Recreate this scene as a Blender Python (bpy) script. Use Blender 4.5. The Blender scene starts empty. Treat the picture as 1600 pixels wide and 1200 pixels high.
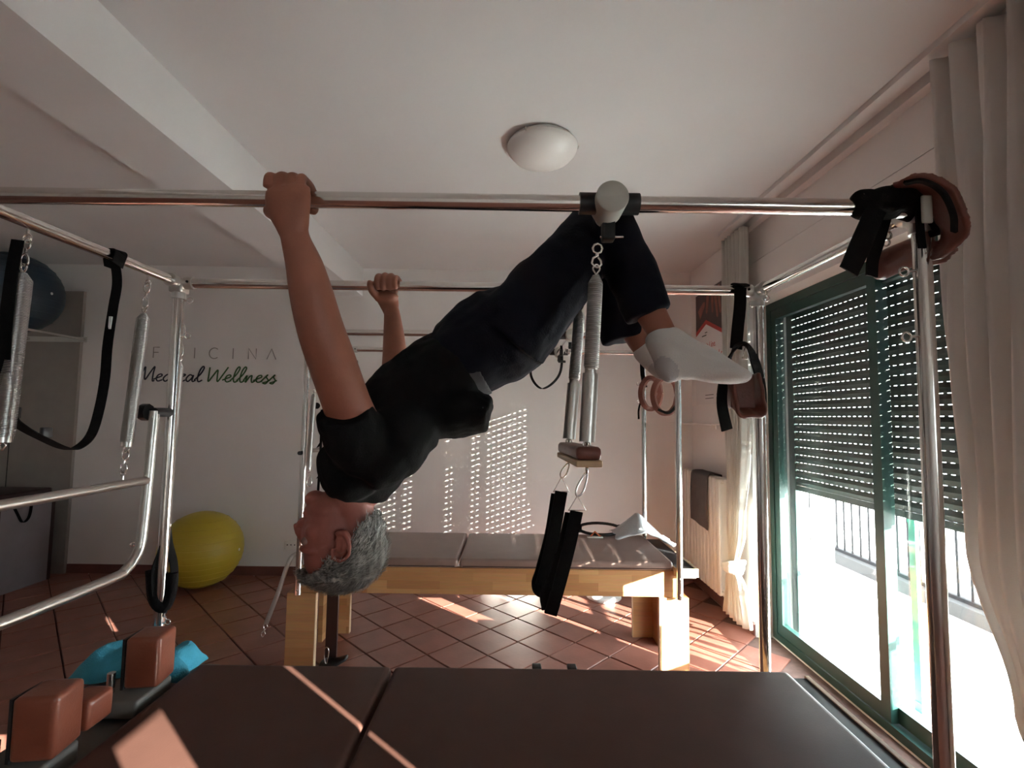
import bpy, bmesh, math, random
from mathutils import Vector, Matrix, noise
random.seed(7)
scene = bpy.context.scene
COL = scene.collection

# ------------------------------------------------------------------ camera
CAM_F, YAW, PITCH, ROLL, EYE = 765.3, .0013, .0675, .0135, 1.54
_fwd = Vector((math.sin(YAW)*math.cos(PITCH), math.cos(YAW)*math.cos(PITCH), math.sin(PITCH)))
_r = Vector((math.cos(YAW), -math.sin(YAW), 0)); _u = _r.cross(_fwd)
RIGHT = math.cos(ROLL)*_r + math.sin(ROLL)*_u
UP = -math.sin(ROLL)*_r + math.cos(ROLL)*_u
FWD = _fwd
cam_d = bpy.data.cameras.new('camera'); cam_d.sensor_width = 36; cam_d.lens = CAM_F/1600*36
cam_d.clip_start = .05; cam_d.clip_end = 200
cam = bpy.data.objects.new('camera', cam_d); COL.objects.link(cam)
_b = -FWD
cam.matrix_world = Matrix(((RIGHT.x, UP.x, _b.x, 0), (RIGHT.y, UP.y, _b.y, 0), (RIGHT.z, UP.z, _b.z, EYE), (0, 0, 0, 1)))
scene.camera = cam

def _ray(x, y): return FWD + (x-800)/CAM_F*RIGHT - (y-600)/CAM_F*UP
def AY(x, y, Y):
    d = _ray(x, y); p = d*(Y/d.y); p.z += EYE; return p
def AX(x, y, X):
    d = _ray(x, y); p = d*(X/d.x); p.z += EYE; return p
def AZ(x, y, Z):
    d = _ray(x, y); p = d*((Z-EYE)/d.z); p.z += EYE; return p

# ------------------------------------------------------------------ light
SUN_E, SKY_E, EXPOSURE = 19.0, 6.5, 2.25
world = bpy.data.worlds.new('world'); scene.world = world; world.use_nodes = True
bg = world.node_tree.nodes['Background']
bg.inputs['Color'].default_value = (.86, .93, 1.0, 1); bg.inputs['Strength'].default_value = SKY_E
sun_d = bpy.data.lights.new('sun', 'SUN'); sun_d.energy = SUN_E; sun_d.angle = .0035; sun_d.color = (1, .945, .86)
sun = bpy.data.objects.new('sun', sun_d); COL.objects.link(sun)
SUN_DIR = Vector((-.736, .677, -.255))
sun.rotation_euler = SUN_DIR.to_track_quat('-Z', 'Y').to_euler(); sun.location = (6, -4, 5)
def portal(x, y0, y1, z0, z1):
    l = bpy.data.lights.new('window_portal', 'AREA'); l.shape = 'RECTANGLE'; l.size = z1-z0; l.size_y = y1-y0
    l.cycles.is_portal = True
    o = bpy.data.objects.new('window_portal', l); COL.objects.link(o)
    o.location = (x, (y0+y1)/2, (z0+z1)/2)
    o.rotation_euler = (0, math.radians(90), 0)
portal(2.16, 1.1, 3.62, .02, 2.36); portal(2.16, -2.3, -.62, 1.2, 1.86)
vs = scene.view_settings
vs.view_transform = 'Standard'; vs.look = 'None'; vs.gamma = 1; vs.use_curve_mapping = False; vs.exposure = EXPOSURE
scene.cycles.use_denoising = True
scene.cycles.diffuse_bounces = 6; scene.cycles.max_bounces = 12; scene.cycles.transparent_max_bounces = 16
scene.cycles.caustics_reflective = False; scene.cycles.caustics_refractive = False
scene.cycles.sample_clamp_indirect = 8

# ------------------------------------------------------------------ materials
MATS = {}
def mat(name, color, rough=.5, metal=0, var=.0, vscale=8, bump=0, bscale=60, spec=.5, stretch=None, color2=None):
    m = bpy.data.materials.new(name); m.use_nodes = True; MATS[name] = m
    nt = m.node_tree; b = nt.nodes['Principled BSDF']
    b.inputs['Base Color'].default_value = (*color, 1); b.inputs['Roughness'].default_value = rough
    b.inputs['Metallic'].default_value = metal; b.inputs['Specular IOR Level'].default_value = spec
    tc = nt.nodes.new('ShaderNodeTexCoord'); src = tc.outputs['Object']
    if stretch:
        mp = nt.nodes.new('ShaderNodeMapping'); mp.inputs['Scale'].default_value = stretch
        nt.links.new(src, mp.inputs['Vector']); src = mp.outputs['Vector']
    if var or color2:
        n = nt.nodes.new('ShaderNodeTexNoise'); n.inputs['Scale'].default_value = vscale; n.inputs['Detail'].default_value = 4
        nt.links.new(src, n.inputs['Vector'])
        mx = nt.nodes.new('ShaderNodeMix'); mx.data_type = 'RGBA'
        c1 = color if color2 else tuple(max(0, c*(1-var)) for c in color)
        c2 = color2 if color2 else tuple(min(1, c*(1+var)) for c in color)
        rp = nt.nodes.new('ShaderNodeMapRange'); rp.inputs['From Min'].default_value = .3; rp.inputs['From Max'].default_value = .7
        nt.links.new(n.outputs['Fac'], rp.inputs['Value']); nt.links.new(rp.outputs['Result'], mx.inputs['Factor'])
        mx.inputs['A'].default_value = (*c1, 1); mx.inputs['B'].default_value = (*c2, 1)
        nt.links.new(mx.outputs['Result'], b.inputs['Base Color'])
    if bump:
        n2 = nt.nodes.new('ShaderNodeTexNoise'); n2.inputs['Scale'].default_value = bscale; n2.inputs['Detail'].default_value = 3
        nt.links.new(src, n2.inputs['Vector'])
        bp = nt.nodes.new('ShaderNodeBump'); bp.inputs['Strength'].default_value = bump; bp.inputs['Distance'].default_value = .01
        nt.links.new(n2.outputs['Fac'], bp.inputs['Height']); nt.links.new(bp.outputs['Normal'], b.inputs['Normal'])
    return m
mat('wall', (.78, .75, .73), .85, var=.03, vscale=2, bump=.05, bscale=150)
mat('ceiling', (.67, .65, .645), .9, var=.02, vscale=2)
mat('door_paint', (.30, .265, .24), .6, var=.05)
mat('baseboard', (.16, .06, .045), .45, var=.15)
mat('terracotta', (.27, .108, .078), .36, var=.16, vscale=5, bump=.08, bscale=40)
mat('grout', (.13, .075, .06), .9, var=.2, vscale=20)
mat('green_frame', (.018, .062, .052), .35, var=.1)
mat('shutter_green', (.030, .050, .046), .45, var=.1)
mat('steel', (.76, .74, .71), .16, 1, var=.03)
mat('steel_satin', (.60, .58, .55), .32, 1, var=.05)
mat('spring_steel', (.55, .55, .54), .30, 1, var=.06)
mat('black_strap', (.006, .0055, .0055), .9, spec=.2, var=.3, vscale=60, bump=.2, bscale=400)
mat('black_plastic', (.014, .014, .015), .45, var=.1)
mat('neoprene', (.007, .006, .006), .95, spec=.2, var=.3, vscale=40, bump=.4, bscale=120)
mat('leather_brown', (.088, .040, .030), .50, spec=.22, var=.08, vscale=10, bump=.05, bscale=220)
mat('leather_sheen', (.26, .175, .148), .34, var=.06, vscale=10, bump=.05, bscale=220)  # far mattress; its taupe gloss reflection is put into the base colour
mat('leather_red', (.26, .075, .042), .33, var=.12, vscale=10, bump=.08, bscale=150)
mat('leather_cuff', (.17, .055, .038), .38, var=.15, vscale=18, bump=.15, bscale=90)
mat('leather_dark', (.040, .018, .016), .45, var=.1)
mat('piping', (.05, .025, .02), .5)
mat('wood_edge', (.62, .44, .27), .5, var=.08, vscale=6, stretch=(2, 2, 20))
mat('grey_plastic', (.52, .52, .47), .45, var=.03)
mat('grey_plate', (.17, .155, .14), .5, var=.05)
mat('white_plastic', (.80, .79, .76), .4, var=.02)
mat('radiator', (.78, .76, .71), .35, var=.02)
mat('ball_yellow', (.50, .38, .035), .42, var=.05, vscale=4)
mat('ball_blue', (.022, .038, .055), .45, var=.1, vscale=4)
mat('cloth_blue', (.07, .42, .60), .95, var=.12, vscale=20, bump=.5, bscale=260)
mat('cloth_grey', (.62, .62, .63), .9, var=.06, vscale=14, bump=.3, bscale=120)
mat('cloth_charcoal', (.095, .080, .078), .95, var=.1, vscale=25, bump=.2, bscale=200)
def skin_material():
    m = mat('skin', (.33, .125, .076), .5, var=.10, vscale=14, bump=.08, bscale=120)
    nt = m.node_tree; b = nt.nodes['Principled BSDF']; src = b.inputs['Base Color'].links[0].from_socket
    tc = nt.nodes.new('ShaderNodeTexCoord'); sp = nt.nodes.new('ShaderNodeSeparateXYZ'); nt.links.new(tc.outputs['Object'], sp.inputs[0])
    mr = nt.nodes.new('ShaderNodeMapRange'); mr.inputs['From Min'].default_value = .20; mr.inputs['From Max'].default_value = .55
    mr.inputs['To Min'].default_value = .75; mr.inputs['To Max'].default_value = 0
    nt.links.new(sp.outputs['Z'], mr.inputs['Value'])
    mx = nt.nodes.new('ShaderNodeMix'); mx.data_type = 'RGBA'; mx.inputs['B'].default_value = (.36, .105, .082, 1)
    nt.links.new(mr.outputs['Result'], mx.inputs['Factor']); nt.links.new(src, mx.inputs['A']); nt.links.new(mx.outputs['Result'], b.inputs['Base Color'])
skin_material()
mat('shirt', (.0060, .0055, .0056), .95, spec=.2, var=.2, vscale=10, bump=.15, bscale=200)
mat('trousers', (.0048, .0048, .0100), .9, spec=.2, var=.2, vscale=10, bump=.12, bscale=200)
mat('hair', (.10, .093, .085), .6, vscale=70, color2=(.52, .49, .45), stretch=(1, 1, .25))
def strand_material():
    m = mat('hair_strand', (.3, .3, .3), .45)
    nt = m.node_tree; b = nt.nodes['Principled BSDF']; g = nt.nodes.new('ShaderNodeNewGeometry'); r = nt.nodes.new('ShaderNodeValToRGB')
    r.color_ramp.elements[0].color = (.05, .046, .042, 1); r.color_ramp.elements[1].color = (.62, .59, .55, 1)
    nt.links.new(g.outputs['Random Per Island'], r.inputs[0]); nt.links.new(r.outputs[0], b.inputs['Base Color'])
strand_material()
mat('eye', (.30, .20, .17), .2, var=.02)
mat('waistband', (.06, .06, .065), .8, var=.05)
mat('letter_grey', (.30, .275, .255), .8)
mat('letter_navy', (.022, .024, .04), .6)
mat('letter_green', (.05, .14, .045), .6)
mat('poster_paper', (.72, .69, .68), .5, var=.02)
mat('poster_dark', (.050, .036, .042), .5, vscale=4, color2=(.11, .075, .075))
mat('poster_skin', (.30, .11, .085), .5, var=.25, vscale=14)
mat('poster_red', (.50, .045, .04), .5)
mat('poster_ink', (.07, .06, .06), .5)
mat('orange_plastic', (.62, .14, .05), .4)
mat('chair_panel', (.22, .19, .20), .6, var=.06)
mat('terrace', (.82, .80, .76), .8, var=.05)
mat('iron', (.010, .010, .011), .9, 0, var=.1, spec=.08)
mat('kerb_stone', (.030, .029, .029), .9, var=.1, spec=.1)
mat('teal_paint', (.10, .52, .40), .5, var=.04)
mat('building', (.80, .78, .74), .85, var=.03)
mat('leaf', (.22, .30, .10), .7, var=.2)
mat('lamp_glass', (.80, .77, .74), .35, var=.01)

def wood_material():
    m = bpy.data.materials.new('beech_blocks'); m.use_nodes = True; MATS['wood'] = m
    nt = m.node_tree; b = nt.nodes['Principled BSDF']; b.inputs['Roughness'].default_value = .42
    tc = nt.nodes.new('ShaderNodeTexCoord')
    sep = nt.nodes.new('ShaderNodeSeparateXYZ'); nt.links.new(tc.outputs['Object'], sep.inputs[0])
    cmb = nt.nodes.new('ShaderNodeCombineXYZ')
    ad = nt.nodes.new('ShaderNodeMath'); ad.operation = 'ADD'
    nt.links.new(sep.outputs['X'], ad.inputs[0]); nt.links.new(sep.outputs['Y'], ad.inputs[1])
    nt.links.new(ad.outputs[0], cmb.inputs['X']); nt.links.new(sep.outputs['Z'], cmb.inputs['Y'])
    br = nt.nodes.new('ShaderNodeTexBrick')
    br.inputs['Scale'].default_value = 1; br.inputs['Brick Width'].default_value = .31; br.inputs['Row Height'].default_value = .048
    br.inputs['Mortar Size'].default_value = .0; br.offset = .37
    br.inputs['Color1'].default_value = (.44, .21, .085, 1); br.inputs['Color2'].default_value = (.62, .35, .155, 1)
    nt.links.new(cmb.outputs[0], br.inputs['Vector'])
    mp = nt.nodes.new('ShaderNodeMapping'); mp.inputs['Scale'].default_value = (3, 3, 40)
    nt.links.new(tc.outputs['Object'], mp.inputs[0])
    n = nt.nodes.new('ShaderNodeTexNoise'); n.inputs['Scale'].default_value = 3; n.inputs['Detail'].default_value = 5
    nt.links.new(mp.outputs[0], n.inputs['Vector'])
    mx = nt.nodes.new('ShaderNodeMix'); mx.data_type = 'RGBA'; mx.blend_type = 'MULTIPLY'; mx.inputs['Factor'].default_value = .35
    nt.links.new(br.outputs['Color'], mx.inputs['A']); nt.links.new(n.outputs['Color'], mx.inputs['B'])
    g = nt.nodes.new('ShaderNodeHueSaturation'); g.inputs['Value'].default_value = 1.15
    nt.links.new(mx.outputs['Result'], g.inputs['Color']); nt.links.new(g.outputs[0], b.inputs['Base Color'])
wood_material()

def glass_material():
    m = bpy.data.materials.new('window_glass'); m.use_nodes = True; MATS['glass'] = m
    nt = m.node_tree; nt.nodes.remove(nt.nodes['Principled BSDF']); out = nt.nodes['Material Output']
    t = nt.nodes.new('ShaderNodeBsdfTransparent'); t.inputs[0].default_value = (.95, .98, .97, 1)
    g = nt.nodes.new('ShaderNodeBsdfGlossy'); g.inputs['Roughness'].default_value = .02
    lw = nt.nodes.new('ShaderNodeLayerWeight'); lw.inputs['Blend'].default_value = .5
    pw = nt.nodes.new('ShaderNodeMath'); pw.operation = 'POWER'; pw.inputs[1].default_value = 5
    nt.links.new(lw.outputs['Facing'], pw.inputs[0])
    f = nt.nodes.new('ShaderNodeMath'); f.operation = 'MULTIPLY_ADD'; f.inputs[1].default_value = .9; f.inputs[2].default_value = .035
    nt.links.new(pw.outputs[0], f.inputs[0])
    mx = nt.nodes.new('ShaderNodeMixShader')
    nt.links.new(f.outputs[0], mx.inputs[0]); nt.links.new(t.outputs[0], mx.inputs[1]); nt.links.new(g.outputs[0], mx.inputs[2])
    nt.links.new(mx.outputs[0], out.inputs['Surface'])
glass_material()

def curtain_material(name, col, transl):
    m = bpy.data.materials.new(name); m.use_nodes = True; MATS[name] = m
    nt = m.node_tree; b = nt.nodes['Principled BSDF']; out = nt.nodes['Material Output']
    b.inputs['Base Color'].default_value = (*col, 1); b.inputs['Roughness'].default_value = .9
    t = nt.nodes.new('ShaderNodeBsdfTranslucent'); t.inputs[0].default_value = (*col, 1)
    tc = nt.nodes.new('ShaderNodeTexCoord')
    wv = nt.nodes.new('ShaderNodeTexNoise'); wv.inputs['Scale'].default_value = 300
    nt.links.new(tc.outputs['Object'], wv.inputs['Vector'])
    bp = nt.nodes.new('ShaderNodeBump'); bp.inputs['Strength'].default_value = .15; bp.inputs['Distance'].default_value = .003
    nt.links.new(wv.outputs['Fac'], bp.inputs['Height']); nt.links.new(bp.outputs['Normal'], b.inputs['Normal'])
    mx = nt.nodes.new('ShaderNodeMixShader'); mx.inputs[0].default_value = transl
    nt.links.new(b.outputs[0], mx.inputs[1]); nt.links.new(t.outputs[0], mx.inputs[2]); nt.links.new(mx.outputs[0], out.inputs['Surface'])
curtain_material('curtain_sheer', (.72, .71, .67), .35)
curtain_material('curtain_linen', (.76, .72, .69), .18)

def sock_material():
    m = mat('sock', (.74, .72, .69), .92, bump=.35, bscale=420)
    return m
sock_material()
mat('sock_grey', (.57, .56, .56), .92, bump=.35, bscale=420)

# ------------------------------------------------------------------ mesh helpers
def V(*a): return Vector(a)
def frame_of(d):
    d = d.normalized(); a = V(0, 0, 1) if abs(d.z) < .9 else V(1, 0, 0)
    s = d.cross(a).normalized(); return s, s.cross(d).normalized()
def catmull(pts, n=6):
    pts = [Vector(p) for p in pts]
    if len(pts) < 3: return pts
    out = []; P = [pts[0]*2-pts[1]] + pts + [pts[-1]*2-pts[-2]]
    for i in range(1, len(P)-2):
        for k in range(n):
            t = k/n; a, b, c, d = P[i-1:i+3]
            out.append(.5*((2*b)+(c-a)*t+(2*a-5*b+4*c-d)*t*t+(3*b-a-3*c+d)*t**3))
    out.append(pts[-1]); return out

class MB:
    def __init__(s): s.v = []; s.f = []; s.sm = []
    def add(s, vs, fs, smooth=False):
        o = len(s.v); s.v += [Vector(x) for x in vs]
        for f in fs: s.f.append([i+o for i in f]); s.sm.append(smooth)
        return s
    def box(s, lo, hi):
        x0, y0, z0 = lo; x1, y1, z1 = hi
        return s.add([(x0,y0,z0),(x1,y0,z0),(x1,y1,z0),(x0,y1,z0),(x0,y0,z1),(x1,y0,z1),(x1,y1,z1),(x0,y1,z1)],
                     [(0,3,2,1),(4,5,6,7),(0,1,5,4),(1,2,6,5),(2,3,7,6),(3,0,4,7)])
    def rbox(s, c, size, bev=.01, seg=2, rot=None, smooth=True):
        bm = bmesh.new(); bmesh.ops.create_cube(bm, size=1)
        for v in bm.verts: v.co = Vector((v.co.x*size[0], v.co.y*size[1], v.co.z*size[2]))
        bmesh.ops.bevel(bm, geom=bm.edges[:], offset=bev, segments=seg, profile=.6, affect='EDGES')
        M = (rot if rot else Matrix.Identity(3)); c = Vector(c)
        bm.verts.index_update()
        vs = [M @ v.co + c for v in bm.verts]; fs = [[v.index for v in f.verts] for f in bm.faces]
        bm.free(); return s.add(vs, fs, smooth)
    def tube(s, pts, r, n=12, closed=False, caps=True, smooth=True):
        pts = [Vector(p) for p in pts]; m = len(pts)
        rs = r if isinstance(r, (list, tuple)) else [r]*m
        vs = []; fs = []; prev = None
        for i, p in enumerate(pts):
            if closed: d = pts[(i+1) % m]-pts[i-1]
            else: d = pts[min(i+1, m-1)]-pts[max(i-1, 0)]
            if d.length < 1e-9: d = V(0, 0, 1)
            d.normalize()
            if prev is None: a, b = frame_of(d)
            else:
                a = prev - d*prev.dot(d)
                if a.length < 1e-6: a, _ = frame_of(d)
                a.normalize(); b = a.cross(d)
            prev = a
            for k in range(n):
                t = 2*math.pi*k/n; vs.append(p+(a*math.cos(t)+b*math.sin(t))*rs[i])
        R = m if closed else m-1
        for i in range(R):
            j = (i+1) % m
            for k in range(n):
                l = (k+1) % n; fs.append((i*n+k, i*n+l, j*n+l, j*n+k))
        s.add(vs, fs, smooth)
        if caps and not closed:
            s.add(vs[:n], [tuple(range(n))[::-1]]); s.add(vs[-n:], [tuple(range(n))])
        return s
    def cyl(s, a, b, r, n=16): return s.tube([a, b], r, n)
    def ring(s, c, R, r, axis, n=18, m=8):
        a, b = frame_of(Vector(axis)); c = Vector(c)
        return s.tube([c+(a*math.cos(2*math.pi*k/n)+b*math.sin(2*math.pi*k/n))*R for k in range(n)], r, m, closed=True)
    def ellipsoid(s, c, rad, rot=None, n=20, m=12):
        vs = []; fs = []; M = rot if rot else Matrix.Identity(3); c = Vector(c)
        for i in range(m+1):
            th = math.pi*i/m
            for k in range(n):
                ph = 2*math.pi*k/n
                vs.append(c+M @ Vector((rad[0]*math.sin(th)*math.cos(ph), rad[1]*math.sin(th)*math.sin(ph), rad[2]*math.cos(th))))
        for i in range(m):
            for k in range(n):
                l = (k+1) % n; fs.append((i*n+k, (i+1)*n+k, (i+1)*n+l, i*n+l))
        return s.add(vs, fs, True)
    def loft(s, pts, ab, side=(0, 1, 0), n=24, sub=4, round_ends=True):
        """elliptic rings: a in the plane across the path, b along side"""
        side = Vector(side).normalized()
        P = catmull(pts, sub); A = catmull([V(x[0], x[1], 0) for x in ab], sub)
        if round_ends:
            d0 = (P[0]-P[1]).normalized(); d1 = (P[-1]-P[-2]).normalized(); r0 = min(A[0].x, A[0].y); r1 = min(A[-1].x, A[-1].y)
            P = [P[0]+d0*r0*.6, P[0]+d0*r0*.4]+P+[P[-1]+d1*r1*.4, P[-1]+d1*r1*.6]
            A = [A[0]*.35, A[0]*.8]+A+[A[-1]*.8, A[-1]*.35]
        vs = []; fs = []
        for i, p in enumerate(P):
            d = (P[min(i+1, len(P)-1)]-P[max(i-1, 0)]).normalized()
            b = (side-d*side.dot(d)).normalized(); a = b.cross(d)
            for k in range(n):
                t = 2*math.pi*k/n; vs.append(p+a*math.cos(t)*A[i].x+b*math.sin(t)*A[i].y)
        for i in range(len(P)-1):
            for k in range(n):
                l = (k+1) % n; fs.append((i*n+k, i*n+l, (i+1)*n+l, (i+1)*n+k))
        m = (len(P)-1)*n
        fs.append(tuple(range(n))[::-1]); fs.append(tuple(range(m, m+n)))
        return s.add(vs, fs, True)
    def ribbon(s, pts, w, t, wdir, sub=6):
        """webbing: w wide along wdir, t thick"""
        P = catmull(pts, sub) if sub > 1 else [Vector(p) for p in pts]
        W = [Vector(x) for x in wdir] if isinstance(wdir, list) else None
        vs = []; fs = []
        for i, p in enumerate(P):
            d = (P[min(i+1, len(P)-1)]-P[max(i-1, 0)]).normalized()
            if W:
                q = i/(len(P)-1)*(len(W)-1); k = min(int(q), len(W)-2); wd = W[k].lerp(W[k+1], q-k)
            else: wd = Vector(wdir)
            wd = (wd-d*wd.dot(d)).normalized(); nn = wd.cross(d)
            for a, b in ((-1, -1), (1, -1), (1, 1), (-1, 1)): vs.append(p+wd*(a*w/2)+nn*(b*t/2))
        for i in range(len(P)-1):
            for k in range(4):
                l = (k+1) % 4; fs.append((i*4+k, i*4+l, i*4+4+l, i*4+4+k))
        m = (len(P)-1)*4; fs += [(3, 2, 1, 0), (m, m+1, m+2, m+3)]
        return s.add(vs, fs, False)
    def helix(s, a, b, R, r, pitch, seg=11, n=5):
        a = Vector(a); b = Vector(b); d = b-a; L = d.length; d.normalize(); x, y = frame_of(d)
        turns = L/pitch; N = int(turns*seg); P = []
        for i in range(N+1):
            t = i/N; rr = R*min(1, .35+min(t, 1-t)*L/(.03))
            th = 2*math.pi*turns*t; P.append(a+d*(L*t)+(x*math.cos(th)+y*math.sin(th))*rr)
        return s.tube(P, r, n)
    def prism(s, pts, ext):
        """polygon pts extruded by ext"""
        pts = [Vector(p) for p in pts]; e = Vector(ext); n = len(pts)
        return s.add(pts+[p+e for p in pts], [tuple(range(n))[::-1], tuple(range(n, 2*n))]+[(i, (i+1) % n, (i+1) % n+n, i+n) for i in range(n)])
    def mesh(s, name, origin=V(0, 0, 0), fixn=True):
        me = bpy.data.meshes.new(name); me.from_pydata([tuple(v-origin) for v in s.v], [], s.f)
        me.polygons.foreach_set('use_smooth', s.sm)
        if fixn:
            bm = bmesh.new(); bm.from_mesh(me); bmesh.ops.recalc_face_normals(bm, faces=bm.faces[:]); bm.to_mesh(me); bm.free()
        me.update(); return me
    def build(s, name, material, parent=None, label=None, fixn=True):
        if parent is None:
            xs = [v.x for v in s.v]; ys = [v.y for v in s.v]; zs = [v.z for v in s.v]
            org = V((min(xs)+max(xs))/2, (min(ys)+max(ys))/2, min(zs))
        else: org = ROOT[parent.name]
        o = bpy.data.objects.new(name, s.mesh(name, org, fixn)); o.data.materials.append(MATS[material]); COL.objects.link(o)
        if parent is None: o.location = org
        else: o.parent = parent
        ROOT[o.name] = org
        if label: o['label'] = label
        return o
ROOT = {}
def empty(name, loc, label, cat, group=None):
    o = bpy.data.objects.new(name, None); o.empty_display_size = .1; COL.objects.link(o); o.location = loc
    ROOT[o.name] = Vector(loc); tag(o, label, cat, group); return o
def tag(o, label, cat, group=None):
    o['label'] = label; o['category'] = cat
    if group: o['group'] = group
    return o
def struct(o, label=None, cat=None):
    o['kind'] = 'structure'
    if label: o['label'] = label
    if cat: o['category'] = cat
    return o
def share(src, name, loc, parent=None):
    o = bpy.data.objects.new(name, src.data); COL.objects.link(o); o.location = loc
    if parent: o.parent = parent
    return o
def put_mesh(name, me, material, parent):
    o = bpy.data.objects.new(name, me); COL.objects.link(o); o.parent = parent
    me.materials.clear(); me.materials.append(MATS[material]); ROOT[o.name] = ROOT[parent.name] if parent else V(0, 0, 0); return o
def remesh(mb, voxel, smooth=4, origin=V(0, 0, 0)):
    me = mb.mesh('tmp', origin, False); o = bpy.data.objects.new('tmp', me); COL.objects.link(o)
    r = o.modifiers.new('r', 'REMESH'); r.mode = 'VOXEL'; r.voxel_size = voxel; r.use_smooth_shade = True
    if smooth:
        q = o.modifiers.new('s', 'SMOOTH'); q.factor = .5; q.iterations = smooth
    dg = bpy.context.evaluated_depsgraph_get(); dg.update()
    res = bpy.data.meshes.new_from_object(o.evaluated_get(dg)); bpy.data.objects.remove(o)
    res.polygons.foreach_set('use_smooth', [True]*len(res.polygons)); return res

# ------------------------------------------------------------------ room shell
XR, XL, YF, YB, ZC = 1.775, -5.6, 4.8, -2.8, 3.0
WT = .40
floor = struct(MB().box((XL-.2, YB-.2, -.12), (XR+.125, YF+.2, -.012)).build('floor', 'grout'), 'terracotta tiled floor laid diagonally with dark joints', 'floor')
# individual terracotta tiles, laid at 45 degrees
T = .279; S2 = math.sqrt(.5); cells = []
def px(P):
    q = Vector(P)-V(0, 0, EYE); d = q.dot(FWD)
    return (800+CAM_F*q.dot(RIGHT)/d, 600-CAM_F*q.dot(UP)/d) if d > .1 else None
u0, v0 = 1.95, -1.855
for i in range(-40, 40):
    for j in range(-40, 40):
        uc, vc = u0+(i+.5)*T, v0+(j+.5)*T
        x, y = (uc+vc)*S2, (uc-vc)*S2
        if XL-.1 < x < XR+.06 and YB-.1 < y < YF+.1:
            q = px((x, y, 0)); vis = q is not None and -80 < q[0] < 1650 and 700 < q[1] < 1290
            cells.append((0 if vis else 1, y, x))
cells.sort()
tile_me = MB().rbox((0, 0, -.006), (T-.009, T-.009, .012), .003, 1, Matrix.Rotation(math.pi/4, 3, 'Z'), smooth=False).mesh('tile')
tile_me.materials.append(MATS['terracotta'])
rest = MB()
for k, (a, y, x) in enumerate(cells):
    dz = random.uniform(-.0008, .0008)
    if k < 300:
        o = bpy.data.objects.new('tile', tile_me); COL.objects.link(o); o.parent = floor
        o.location = Vector((x, y, dz))-ROOT[floor.name]
        o.rotation_euler = (random.uniform(-.002, .002), random.uniform(-.002, .002), random.choice((0, 1, 2, 3))*math.pi/2)
    else:
        h = (T-.009)*S2
        rest.prism([(x-h, y, -.012), (x, y-h, -.012), (x+h, y, -.012), (x, y+h, -.012)], (0, 0, .012))
o = rest.build('tiles_out_of_view', 'terracotta', floor); o['kind'] = 'stuff'

struct(MB().box((XL-.2, YB-.2, ZC), (XR+WT, YF+.2, ZC+.15)).build('ceiling', 'ceiling'), 'white plaster ceiling', 'ceiling')
struct(MB().box((XL-.2, YF, -.1), (XR+WT, YF+.2, ZC)).build('wall_far', 'wall'), 'off white far wall behind the second bed', 'wall')
struct(MB().box((XL-.2, YB-.2, -.1), (XR+WT, YB, ZC)).build('wall_back', 'wall'), 'off white wall behind the viewer', 'wall')
struct(MB().box((XL-.2, YB, -.1), (XL, YF, ZC)).build('wall_left', 'wall'), 'off white wall at the far left', 'wall')
# window wall with two openings
W1, W2 = (1.05, 3.62, 2.40), (-2.3, -.60, 1.835); SILL2 = 1.2
mb = MB()
ys = [YB, W2[0], W2[1], W1[0], W1[1], YF]
for k in range(5):
    if k == 1: mb.box((XR, ys[1], W2[2]), (XR+WT, ys[2], ZC)).box((XR, ys[1], -.1), (XR+WT, ys[2], SILL2))
    elif k == 3: mb.box((XR, ys[3], W1[2]), (XR+WT, ys[4], ZC))
    else: mb.box((XR, ys[k], -.1), (XR+WT, ys[k+1], ZC))
struct(mb.build('wall_right', 'wall'), 'off white window wall on the right', 'wall')
struct(MB().box((1.905, W1[0], -.1), (2.6, W1[1], 0.0)).build('trim_1', 'terrace'), 'pale threshold slab under the window', 'threshold')
# shutter box panels above the window
struct(MB().box((XR-.012, W1[0]-.25, 2.46), (XR, 3.72, 2.69)).box((XR-.004, W1[0]-.25, 2.70), (XR, 3.72, 2.93)).build('trim_2', 'wall'), 'painted shutter box panels above the window', 'panel')
struct(MB().box((XR-.055, -2.2, ZC-.05), (XR, 3.75, ZC)).box((XR-.17, -2.2, ZC-.028), (XR-.115, 3.75, ZC)).build('trim_3', 'ceiling'), 'cornice and curtain track along the window wall', 'cornice')
# ceiling beam
struct(MB().box((-1.86, YB, 2.72), (-1.49, YF, ZC)).build('trim_4', 'ceiling'), 'plastered ceiling beam running towards the far wall', 'beam')
# baseboards
struct(MB().box((-4.22, YF-.012, 0), (XR, YF, .085)).build('baseboard_far', 'baseboard'), 'dark tile baseboard along the far wall', 'baseboard')
struct(MB().box((XR-.012, W1[1]+.0, 0), (XR, YF-.012, .085)).build('baseboard_right', 'baseboard'), 'red tile baseboard below the radiator', 'baseboard')
struct(MB().box((XL, YB, 0), (XL+.012, YF-.012, .085)).build('baseboard_left', 'baseboard'), 'dark tile baseboard along the left wall', 'baseboard')
# tall dark door panel on the far wall
d1 = struct(MB().box((-5.45, YF-.035, .0), (-4.225, YF-.002, 2.72)).build('door_1', 'door_paint'), 'tall dark taupe door panel at the far left', 'door')
MB().box((-4.84, YF-.039, .02), (-4.834, YF-.03, 2.70)).build('door_joint', 'black_plastic', d1)

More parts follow.
